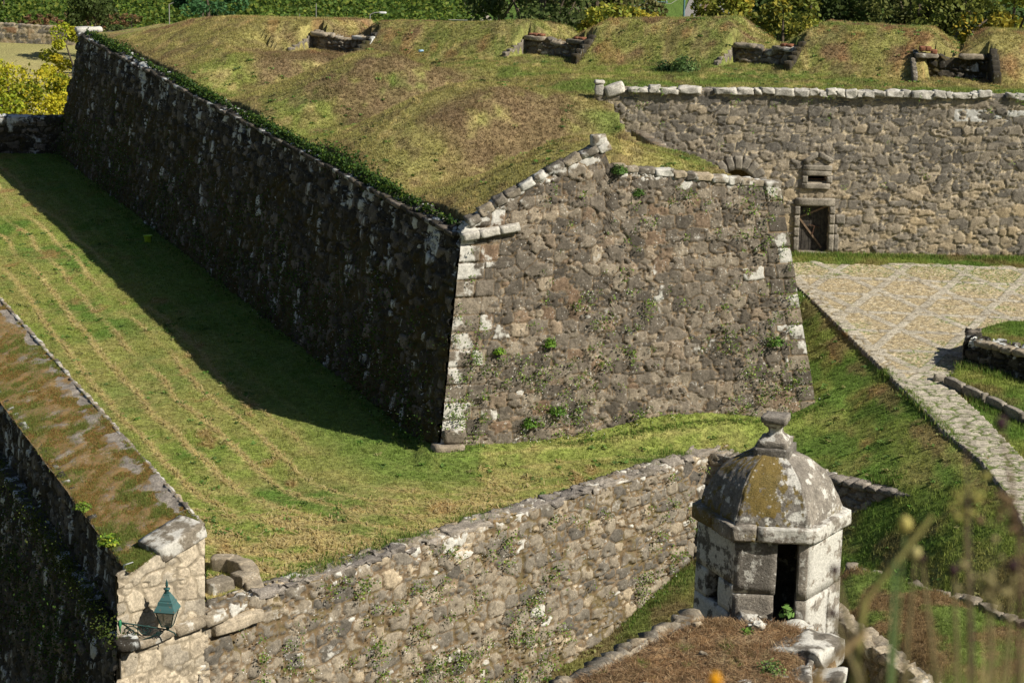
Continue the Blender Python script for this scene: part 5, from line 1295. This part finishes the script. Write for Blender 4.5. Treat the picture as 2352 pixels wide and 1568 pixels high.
turf('lower_grass', (-2, 15), (46, 68), 60000, c_low, .13, .02, 5, 202)
turf('bastion_grass', (-25, 27), (68, 120), 330000, lambda x, y: poly_sd(x, y, TOP) > .35, .10, .03, 5, 203, lean=.93)
turf('yard_grass', (10, 21), (56, 87), 50000, lambda x, y: ((y > 84.1) & (x > 10.9) & (y < 86)) | (poly_sd(x, y, BED) > .1) | (poly_sd(x, y, STRIP) > .1) | ((y < 73) & (x > pathR_x(y)) & (poly_sd(x, y, BED) < 0)) | ((y > 82) & (x > 11) & (y < 86) & (fbm(x, y, 2, 5) > .55)), .14, .022, 5, 204)
turf('rampart_grass', (-3, 15), (37, 51), 60000, lambda x, y: ((poly_sd(x, y, R2) > .05)) | ((poly_sd(x, y, SPUR) > .15) & (fbm(x * 2, y * 2, 3, 6) > .45)), .11, .012, 5, 205)
rg = np.random.default_rng(208); n = 190000; t_ = rg.uniform(0, 1, n) ** 1.5 * 40; r_ = rg.uniform(.02, .98, n); q_ = A1_[None] * (1 - r_[:, None]) + B1_[None] * r_[:, None] + NB(dW_)[None] * t_[:, None]
k = (fbm(q_[:, 0] * 1.1, q_[:, 1] * 1.1, 4, 209) + .28 * sst(.1, .4, r_)) > .49; q_ = q_[k]; g_ = (rg.random(len(q_)) < .05 + .32 * sst(.46, .66, fbm(q_[:, 0] * 1.4, q_[:, 1] * .9, 3, 211)))[:, None] * 1.0
c_ = pick([(.34, .21, .065), (.27, .18, .055), (.40, .28, .11), (.21, .135, .05)], len(q_), rg) * (1 - g_) + NB((.17, .21, .05)) * g_
tag(npm2('parapet_moss', [blades(q_, .05 + .04 * g_[:, 0], .024, 4, c_, 209, .9)], GRS), kind='stuff')
# dry straw lying on the near parapet
rg = np.random.default_rng(210); n = 14000; x = rg.uniform(-2, 7, n); y = rg.uniform(38, 44, n); k = poly_sd(x, y, SPUR) > .1; x, y = x[k], y[k]
z = groundz(x, y) + rg.uniform(0, .04, len(x)); an = rg.uniform(0, 6.28, len(x)); L = rg.uniform(.05, .22, len(x)); dx = np.cos(an) * L; dy = np.sin(an) * L; dz = rg.normal(0, .25, len(x)) * L
B = np.stack([x, y, z + .01], 1); T = B + np.stack([dx, dy, np.abs(dz)], 1); S_ = np.stack([-dy, dx, 0 * dx], 1) / L[:, None] * .006
V_ = np.stack([B - S_, B + S_, T + S_, T - S_], 1).reshape(-1, 3)
cc = np.repeat(pick([(.34, .22, .12), (.22, .13, .07), (.42, .31, .18), (.15, .10, .06)], len(x), rg), 4, 0)
tag(npm2('dry_litter', [(V_, np.arange(len(V_)).reshape(-1, 4), cc)], GRS), kind='stuff')
# straw lying in swaths on the ditch floor
n = 60000; x = rg.uniform(-20, 8, n); y = rg.uniform(54, 92, n); k = c_ditch(x, y) & (np.abs(x) < .245 * y + 1); x, y = x[k], y[k]
c_ = groundc(x, y); k = (c_[:, 0] > .23) & (c_[:, 0] > c_[:, 1] * 1.12); x, y = x[k], y[k]; z = groundz(x, y) + rg.uniform(.01, .09, len(x))
an = rg.normal(1.98, .6, len(x)); L = rg.uniform(.12, .34, len(x)); dx = np.cos(an) * L; dy = np.sin(an) * L
B = np.stack([x, y, z], 1); T = B + np.stack([dx, dy, rg.normal(0, .03, len(x))], 1); S_ = np.stack([-dy, dx, 0 * dx], 1) / L[:, None] * .014
V_ = np.stack([B - S_, B + S_, T + S_, T - S_], 1).reshape(-1, 3); cc = np.repeat(pick([(.42, .33, .15), (.36, .27, .12), (.48, .40, .20)], len(x), rg), 4, 0)
tag(npm2('straw_swaths', [(V_, np.arange(len(V_)).reshape(-1, 4), cc)], GRS), kind='stuff')

# taller grass and weeds at the feet of the walls, rosettes in the turf
def fringe(name, a, b, n, off, h, seed, cols):
    rg = np.random.default_rng(seed); u = rg.uniform(0, 1, n); a = NB(a); b = NB(b); k = fbm(u * np.hypot(*(b - a)) * .6, u * 0, 3, seed) > .42; u = u[k]
    q = a + (b - a) * u[:, None] + NB(off) * np.abs(rg.normal(0, 1, len(u)))[:, None]; z = groundz(q[:, 0], q[:, 1])
    return blades(np.concatenate([q, z[:, None]], 1), h * rg.uniform(.5, 1.4, len(u)), .03, 4, pick(cols, len(u), rg, .15), seed, .6)
FC = [(.12, .21, .035), (.17, .26, .05), (.26, .26, .09), (.09, .16, .03)]
tag(npm2('wall_foot_grass', [fringe('a', (-2.3, 67.1), (10.6, 70.7), 1100, (.03, -.12), .09, 301, FC), fringe('b', (-2.6, 67.2), (-26.4, 123.8), 3000, (-.25, -.1), .12, 302, FC),
     fringe('c', (10.9, 85.8), (26, 85.8), 2600, (0, -.2), .16, 303, FC), fringe('d', (-6.5, 54.9), (6.3, 68.2), 2600, (-.3, .3), .16, 304, FC), fringe('e', (6.7, 68.1), (11.8, 63.6), 800, (.25, .25), .16, 305, FC),
     fringe('f', (15.1, 71.2), (21, 64.9), 1500, (-.14, -.14), .2, 306, FC), fringe('g', (3.2, 64.2), (6.4, 67.2), 500, (.3, -.3), .12, 307, FC), fringe('h', (-8.0, 54.6), (-20, 81.5), 1600, (.2, .08), .18, 308, FC),
     fringe('i', (12.6, 71.2), (14.2, 62.7), 1600, (-.12, 0), .16, 309, FC), fringe('j', (14.5, 69.3), (17.6, 63.2), 1200, (-.15, -.05), .18, 310, FC)], GRS), kind='stuff')
rg = np.random.default_rng(311); n = 2600; x = rg.uniform(-25, 20, n); y = rg.uniform(54, 108, n); k = (np.abs(x) < .24 * y) & ((fbm(x * .3, y * .3, 3, 312) > .5) | (x > 8)); x, y = x[k], y[k]
ok = (poly_sd(x, y, TOP) > .6) | (c_ditch(x, y)) | (c_low(x, y)); x, y = x[ok], y[ok]; z = groundz(x, y)
m = 9; P_ = np.repeat(np.stack([x, y, z + .06], 1), m, 0); P_[:, :2] += rg.normal(0, .07, (len(P_), 2)); cl_ = np.repeat(pick([(.09, .18, .03), (.13, .22, .05), (.22, .22, .08), (.08, .14, .035)], len(x), rg), m, 0)
tag(npm2('turf_weeds', [leaves(P_, rg.uniform(.06, .15, len(P_)), cl_, .8, 313)], LEAF), kind='stuff')

# ------------------------------------------------------------------ ivy along the shaded edge
rg = np.random.default_rng(220); n = 42000; t = rg.uniform(0, 58, n)
amt = .06 + .33 * sst(.42, .62, fbm(t * .22, 0 * t, 3, 221)) * sst(1, 5, t) + .22 * sst(20, 8, t) * sst(2, 7, t)
s_ = rg.normal(.15, 1, n) * amt * .55
k = rg.random(n) < np.clip(amt * 1.5, .1, 1); t, s_, amt = t[k], s_[k], amt[k]
px_ = A0[0] - .388 * t + .9215 * (s_ + .05); py_ = A0[1] + .9215 * t + .388 * (s_ + .05)
zi = np.where(s_ > .1, np.asarray(groundz(px_, py_)) * 1.0, 4.05 + s_ * 1.1)
zi = np.where(s_ > .1, np.clip(zi, 3.95, 5.5), zi) + np.abs(rg.normal(0, .10, len(t))) + .12 * amt
px_ = np.where(s_ < -.1, A0[0] - .388 * t - .9215 * .12 , px_); py_ = np.where(s_ < -.1, A0[1] + .9215 * t - .388 * .12, py_)
cv = pick([(.035, .08, .015), (.055, .11, .018), (.025, .05, .012), (.10, .15, .02), (.04, .08, .02)], len(t), rg, .25)
iv = npm2('ivy', [leaves(np.stack([px_, py_, zi], 1), rg.uniform(.07, .15, len(t)), cv, .2, 222)], LEAF)
tag(iv, 'dark green ivy trailing along the top edge of the shaded bastion wall', 'ivy')
tb = MB(); pts_ = [Vector((A0[0] - .388 * q + .1, A0[1] + .9215 * q, 4.12 + .05 * math.sin(q * 3))) for q in np.arange(1, 50, .8)]; tube(tb, pts_, .025, 5); tb.build('stem', BARK, iv)

# ------------------------------------------------------------------ weeds in the walls
def wallweeds(name, pts, nrm, cols, seed, size=.09, nl=26, spread=.16, flowers=0):
    rg = np.random.default_rng(seed); parts = []; P = []; Cc = []; S = []
    for (p, sc) in pts:
        m = int(nl * sc * sc) + 6; q = rg.normal(size=(m, 3)) * spread * sc; q = q + np.array(nrm) * (np.abs(rg.normal(size=(m, 1))) * .08 * sc + .03)
        P.append(np.array(p) + q); Cc.append(pick(cols, m, rg, .2)); S.append(rg.uniform(.5, 1.1, m) * size * min(1.5, .7 + .3 * sc))
    parts.append(leaves(np.concatenate(P), np.concatenate(S), np.concatenate(Cc), .25, seed))
    if flowers:
        PF = np.concatenate([np.array(p) + rg.normal(size=(flowers, 3)) * spread * sc * 1.5 + np.array(nrm) * .10 for (p, sc) in pts]); parts.append(leaves(PF, .035, np.tile((.75, .75, .70), (len(PF), 1)), .2, seed + 1, 1.0))
    return tag(npm2(name, parts, LEAF), kind='stuff')
GW = [(.12, .20, .03), (.17, .27, .04), (.08, .14, .025), (.22, .30, .06)]
def planepts(O, d, u, n_, ur, vr, n, seed, dens, off=.05, smin=.5, smax=1.3):
    rg = np.random.default_rng(seed); out = []
    while len(out) < n:
        a = rg.uniform(*ur); b = rg.uniform(*vr)
        if rg.random() < dens(a, b): out.append((NB(O) + NB(d) * a + NB(u) * b + NB(n_) * off, rg.uniform(smin, smax) * (1.6 if rg.random() < .08 else 1)))
    return out
def dR_(a, b):
    if a < .142 * b or a > 13.2 - .167 * b or b > np.interp(a, [1, 5.7, 5.95, 11.9], [7.0, 9.5, 8.9, 8.2]): return 0
    return .08 + .8 * float(fbm(NB([a * .5]), NB([b * .6]), 3, 231)[0] > .52) * (.3 + .7 * float(sst(6.5, 1.5, b))) + .4 * float(sst(9, 12, a))
RO, RD, RU, RN = (-2.26, 67.4, -3), (.9624, .2715, 0), (-.0446, .1582, .9864), (.2678, -.9493, .1644)
wallweeds('wall_plants', planepts(RO, RD, RU, RN, (0, 13.2), (.1, 9), 420, 232, dR_, .15, .3, .9), RN, GW, 233, .09, 30, .12, 4)
def dF_(a, b): return (.15 + .8 * float(fbm(NB([a * .4]), NB([b * .5]), 3, 241)[0] > .5)) * (.35 + .65 * float(sst(-.3, -3.5, b)))
wallweeds('wall_plants', planepts(O1, d1, up1, n1_, (4, 23.5), (-7.5, -.1), 620, 242, dF_, .2, .3, .9), tuple(n1_), GW, 243, .09, 32, .13, 5)
wallweeds('wall_plants', [(NB((10.6 + a, 86.0, b)), s) for a, b, s in zip(RNG.uniform(-6, 11, 34), np.where(RNG.random(34) < .5, RNG.uniform(5.7, 6.4, 34), RNG.uniform(.3, 5.7, 34)), RNG.uniform(.4, 1.0, 34))], (0, -1, 0), [(.13, .26, .03), (.20, .30, .04)], 251, .07, 22, .12)
wallweeds('wall_plants', [(NB(C1) + NB(dW_) * a + NB((-.55, -.1, 0)) + NB((0, 0, b)), s) for a, b, s in zip(RNG.uniform(0, 22, 150), RNG.uniform(-6, 0, 150), RNG.uniform(.8, 2.0, 150))], (-.9, -.4, .1), [(.04, .08, .015), (.06, .11, .02), (.03, .05, .012)], 252, .08, 34, .2)
wallweeds('wall_plants', [(NB((-26.2, 124.2, -3)) + NB((.3884, -.9215, 0)) * a + NB((.1515, .0639, .9864)) * b + NB((-.09, -.04, 0)), s) for a, b, s in zip(RNG.uniform(0, 61, 380), np.abs(RNG.normal(0, 2.2, 380)), RNG.uniform(.7, 1.7, 380)) if b < 5.5], (-.9, -.4, .1), [(.05, .10, .018), (.07, .12, .02), (.04, .06, .015)], 253, .10, 26, .22, 2)
# moss and grass on the ledge of the left parapet
wallweeds('ledge_moss', [(NB(C1) + NB(dW_) * a + NB((-.15, -.05, .16)), s) for a, s in zip(RNG.uniform(0, 22, 90), RNG.uniform(.8, 1.6, 90))], (0, 0, 1), [(.08, .10, .02), (.05, .08, .015)], 254, .08, 40, .17)
def bush(name, lab, cat, p, r_, cols, nl, leaf, seed, h=1., mat=None, group=None):
    rg = np.random.default_rng(seed); p = Vector(p); t = thing(name, lab, cat, p, group); q = rg.normal(size=(nl, 3)); q /= np.linalg.norm(q, axis=1, keepdims=True); q *= rg.uniform(.1, 1, (nl, 1)) ** .5 * r_; q[:, 2] = np.abs(q[:, 2]) * h
    q[:, :2] *= (1 + .4 * (vn(np.arctan2(q[:, 1], q[:, 0]) * 2 + 9, q[:, 2] * 3, seed) - .5))[:, None]
    npm2('leaves', [leaves(q + NB(p), rg.uniform(.6, 1.3, nl) * leaf, pick(cols, nl, rg, .18), .3, seed)], LEAF, t)
    mb = MB()
    for k in range(4): tube(mb, [p, p + Vector((rg.normal() * r_ * .5, rg.normal() * r_ * .5, r_ * h * .7))], [.02, .008], 4)
    mb.build('stem', BARK, t); return t
bush('shrub', 'low spiky green shrub on bare brown earth before the third mound', 'shrub', atg(1570, 165, 6), .75, [(.09, .16, .05), (.13, .21, .06), (.06, .10, .03)], 900, .12, 261, 1.0)
bush('shrub', 'small dark leafy shrub just left of the spiky one', 'shrub', atg(1525, 162, 6), .45, [(.05, .10, .03), (.03, .06, .02)], 320, .12, 262, 1.1)
def rp(u, v, off=.1): return NB(RO) + NB(RD) * u + NB(RU) * v + NB(RN) * off
bush('wall_fern', 'leafy green plant growing below the step in the top of the sunlit bastion face', 'plant', rp(6.25, 8.9), .34, [(.07, .14, .03), (.10, .18, .04)], 420, .08, 263, .8)
bush('wall_fern', 'dark bushy weed on the upper right of the sunlit bastion face', 'plant', rp(6.9, 8.15), .28, [(.06, .12, .025), (.09, .17, .035)], 320, .07, 264, .8)
bush('wall_fern', 'bright green weed tuft at the foot of the sunlit bastion face', 'plant', rp(3.0, .75), .30, [(.12, .24, .03), (.09, .18, .03)], 320, .08, 265, 1.1)
bush('wall_fern', 'rounded green weed clump low on the sunlit bastion face, right of the tuft', 'plant', rp(3.95, 1.15), .33, [(.10, .20, .03), (.08, .15, .03)], 360, .08, 266, .8)
bush('wall_fern', 'yellow-green weed clump in the lower left of the sunlit bastion face', 'plant', rp(2.05, 3.2), .24, [(.20, .34, .03), (.14, .26, .03)], 240, .08, 267, .8)
bush('wall_fern', 'green fern clump near the middle of the sunlit bastion face', 'plant', rp(3.75, 3.35), .24, [(.15, .28, .03), (.10, .19, .03)], 240, .08, 268, 1.2)
bush('wall_fern', 'green creeper spreading at the lower right of the sunlit bastion face', 'plant', rp(11.6, 3.0), .42, [(.10, .20, .03), (.07, .15, .03)], 420, .07, 269, .9)
sp_ = bush('leafy_weed', 'bright leafy weed at the foot of the sentry box doorway', 'plant', (5.95, 43.72, .98), .16, [(.11, .21, .045), (.16, .28, .07)], 40, .13, 270, 1.6)
bush('leafy_weed', 'small green weed in the middle of the bare earth parapet', 'plant', (5.0, 42.6, 1.0), .16, [(.14, .24, .04)], 40, .11, 271, .8)
bush('leafy_weed', 'weed with grey green leaves at the bottom edge beside the lichened rock', 'plant', (5.25, 40.5, .95), .34, [(.14, .22, .06), (.20, .28, .09)], 260, .07, 272, 1.1)
bush('pink_valerian', 'red-flowered weed hanging from the lichened rock at the bottom edge', 'flower', (6.6, 40.7, .55), .26, [(.12, .22, .05), (.16, .26, .07), (.55, .06, .12)], 200, .07, 273, 1.2)
bush('parapet_weed', 'green and yellow weed at the shaded edge of the mossy parapet top', 'plant', tuple(NB(B1_) + NB(dW_) * 2.2 + NB((.05, 0, .05))), .38, [(.20, .32, .03), (.10, .18, .03), (.34, .38, .04)], 300, .09, 274, .7)
bush('parapet_weed', 'small green weed higher up the shaded edge of the mossy parapet top', 'plant', tuple(NB(B1_) + NB(dW_) * 5.2 + NB((.05, 0, .05))), .30, [(.12, .20, .03), (.18, .26, .03)], 180, .09, 275, .6)

# ------------------------------------------------------------------ foreground weeds close to the camera (out of focus)
rg = np.random.default_rng(280)
n = 5200; y = np.where(rg.random(n) < .6, rg.uniform(1.6, 2.5, n), rg.uniform(2.5, 4.6, n)); xx = (rg.beta(3.2, 1.2, n) * 1.15 - .08); x = y * (.155 + .085 * xx) 
hg = np.clip((y * .0 + (16.75 - 16.2)) + .0, .1, 2)
zb = np.asarray(groundz(x, y)); bot = 18 - y * .432
topz = bot + y * (.0 + .070 * np.clip(xx, 0, 2) ** 1.9 * rg.uniform(.05, 1.0, n) ** 1.3); h = np.clip(topz - zb, .12, 1.4)
tag(npm2('foreground_grass', [blades(np.stack([x, y, zb], 1), h / 1.2, .006, 1, pick([(.26, .33, .07), (.40, .36, .15), (.42, .32, .17), (.30, .20, .11), (.30, .42, .07)], n, rg), 281, .12, 1.15, .03)], GRS), kind='stuff')
def weed(lab, x0, y0, Y, head, hs, col, bend=(0, 0), group=None, name='weed_stem', lw=.0035, stemcol=(.24, .20, .10), x1=None, y1=None):
    """a stalk rooted in the near bank whose head stands where (x0, y0) shows it"""
    top = pxy(x0, y0, Y); xb = x1 if x1 is not None else x0; bt = pxy(xb, y1 or 1568, Y); gz = float(groundz(NB([bt.x]), NB([Y]))[0])
    root = Vector((bt.x + (bt.x - top.x) * .3, Y, gz)); t = thing(name, lab, 'weed', root, group)
    mb = MB(); mid = (top + bt) / 2 + Vector((bend[0], 0, bend[1])); tube(mb, [root, bt, mid, top], [lw * 1.3, lw * 1.1, lw, lw * .7], 6, (*stemcol, 1)); mb.build('stalk', LEAF, t, True, 'gc')
    mb = MB(); V_, F_ = cubegrid(5); V_ = V_ / np.linalg.norm(V_, axis=1, keepdims=True)
    if head == 'seed':
        r_ = NB([hs, hs, hs * 1.35]); V2 = V_ * r_ * (1 + .25 * (_h(np.arange(len(V_)), 3, int(x0))[:, None] - .5)); mb.add(V2 + NB(top), F_, (*col, 1))
        for k in range(14):
            a = rg.uniform(0, 6.28); e_ = rg.uniform(-.6, 1); d = Vector((math.cos(a), math.sin(a), e_)).normalized(); tube(mb, [top + d * hs * .8, top + d * hs * 1.6], [.0012, .0004], 4, (*col, 1), False)
        mb.build('seed_head', LEAF, t, True, 'gc')
    elif head == 'spray':
        for k in range(26):
            q = top + Vector((rg.normal() * hs, rg.normal() * hs * .6, rg.normal() * hs * 1.1)); mb.add(V_ * .0045 * rg.uniform(.7, 1.5) + NB(q), F_, (*col, 1)); tube(mb, [top - Vector((0, 0, hs)), q], .0008, 4, (*stemcol, 1), False)
        mb.build('flower_head', LEAF, t, True, 'gc')
    return t
BR = (.055, .03, .03)
weed('blurred dark seed head in front of the sentry box right corner', 1917, 1308, 3.2, 'seed', .0065, BR, x1=1985)
weed('blurred dark seed head below the sentry box, low at its right corner', 1912, 1408, 3.1, 'seed', .006, BR, x1=1975)
weed('blurred dark seed head farther right, over the grass slope', 2117, 1283, 3.4, 'seed', .0065, BR, x1=2150)
weed('blurred dark seed head second from the right edge', 2190, 1310, 3.3, 'seed', .008, BR, x1=2200)
weed('large blurred dark seed head near the right edge, over the slope', 2327, 1300, 3.1, 'seed', .0085, BR, x1=2310)
weed('tall blurred purple-brown seed head against the paved path at right', 2300, 972, 2.9, 'seed', .008, (.07, .035, .045), x1=2335, bend=(.02, 0), lw=.0025, stemcol=(.16, .09, .07))
weed('thin tall blurred stalk crossing the path', 2218, 950, 3.0, None, .01, BR, x1=2235, lw=.0022, stemcol=(.14, .10, .08))
weed('pale yellow blurred flower head over the slope right of the sentry box', 2079, 1203, 3.2, 'seed', .010, (.55, .48, .16), x1=2050, lw=.003, stemcol=(.16, .22, .08))
weed('second smaller pale yellow blurred flower head, lower right of the first', 2103, 1270, 3.3, 'seed', .008, (.52, .46, .2), x1=2075)
weed('long tan blurred grass blade slanting across the slope', 2140, 1185, 3.2, None, .02, (.45, .38, .12), x1=1985, y1=1380, lw=.0055, stemcol=(.42, .38, .14))
weed('tan blurred dry leaf stalk low beside the lichened rock', 1990, 1450, 2.9, None, .02, (.5, .38, .2), x1=1880, y1=1540, lw=.006, stemcol=(.50, .36, .18))
weed('thick green blurred stalk standing right of the sentry box', 2055, 1290, 3.0, None, .02, (.2, .3, .1), x1=2042, lw=.0035, stemcol=(.16, .26, .10))
weed('feathery yellow-green blurred weed over the slope', 2215, 1150, 3.3, 'spray', .018, (.36, .33, .10), x1=2230)
weed('feathery brown blurred weed at the right edge', 2335, 1190, 3.2, 'spray', .022, (.25, .17, .09), x1=2345)
weed('feathery pale blurred weed in the lower right corner', 2270, 1330, 3.1, 'spray', .024, (.35, .30, .14), x1=2280)
weed('bright orange blurred flower at the bottom edge below the sentry box', 1642, 1562, 2.9, 'seed', .009, (.85, .42, .02), name='orange_flower')
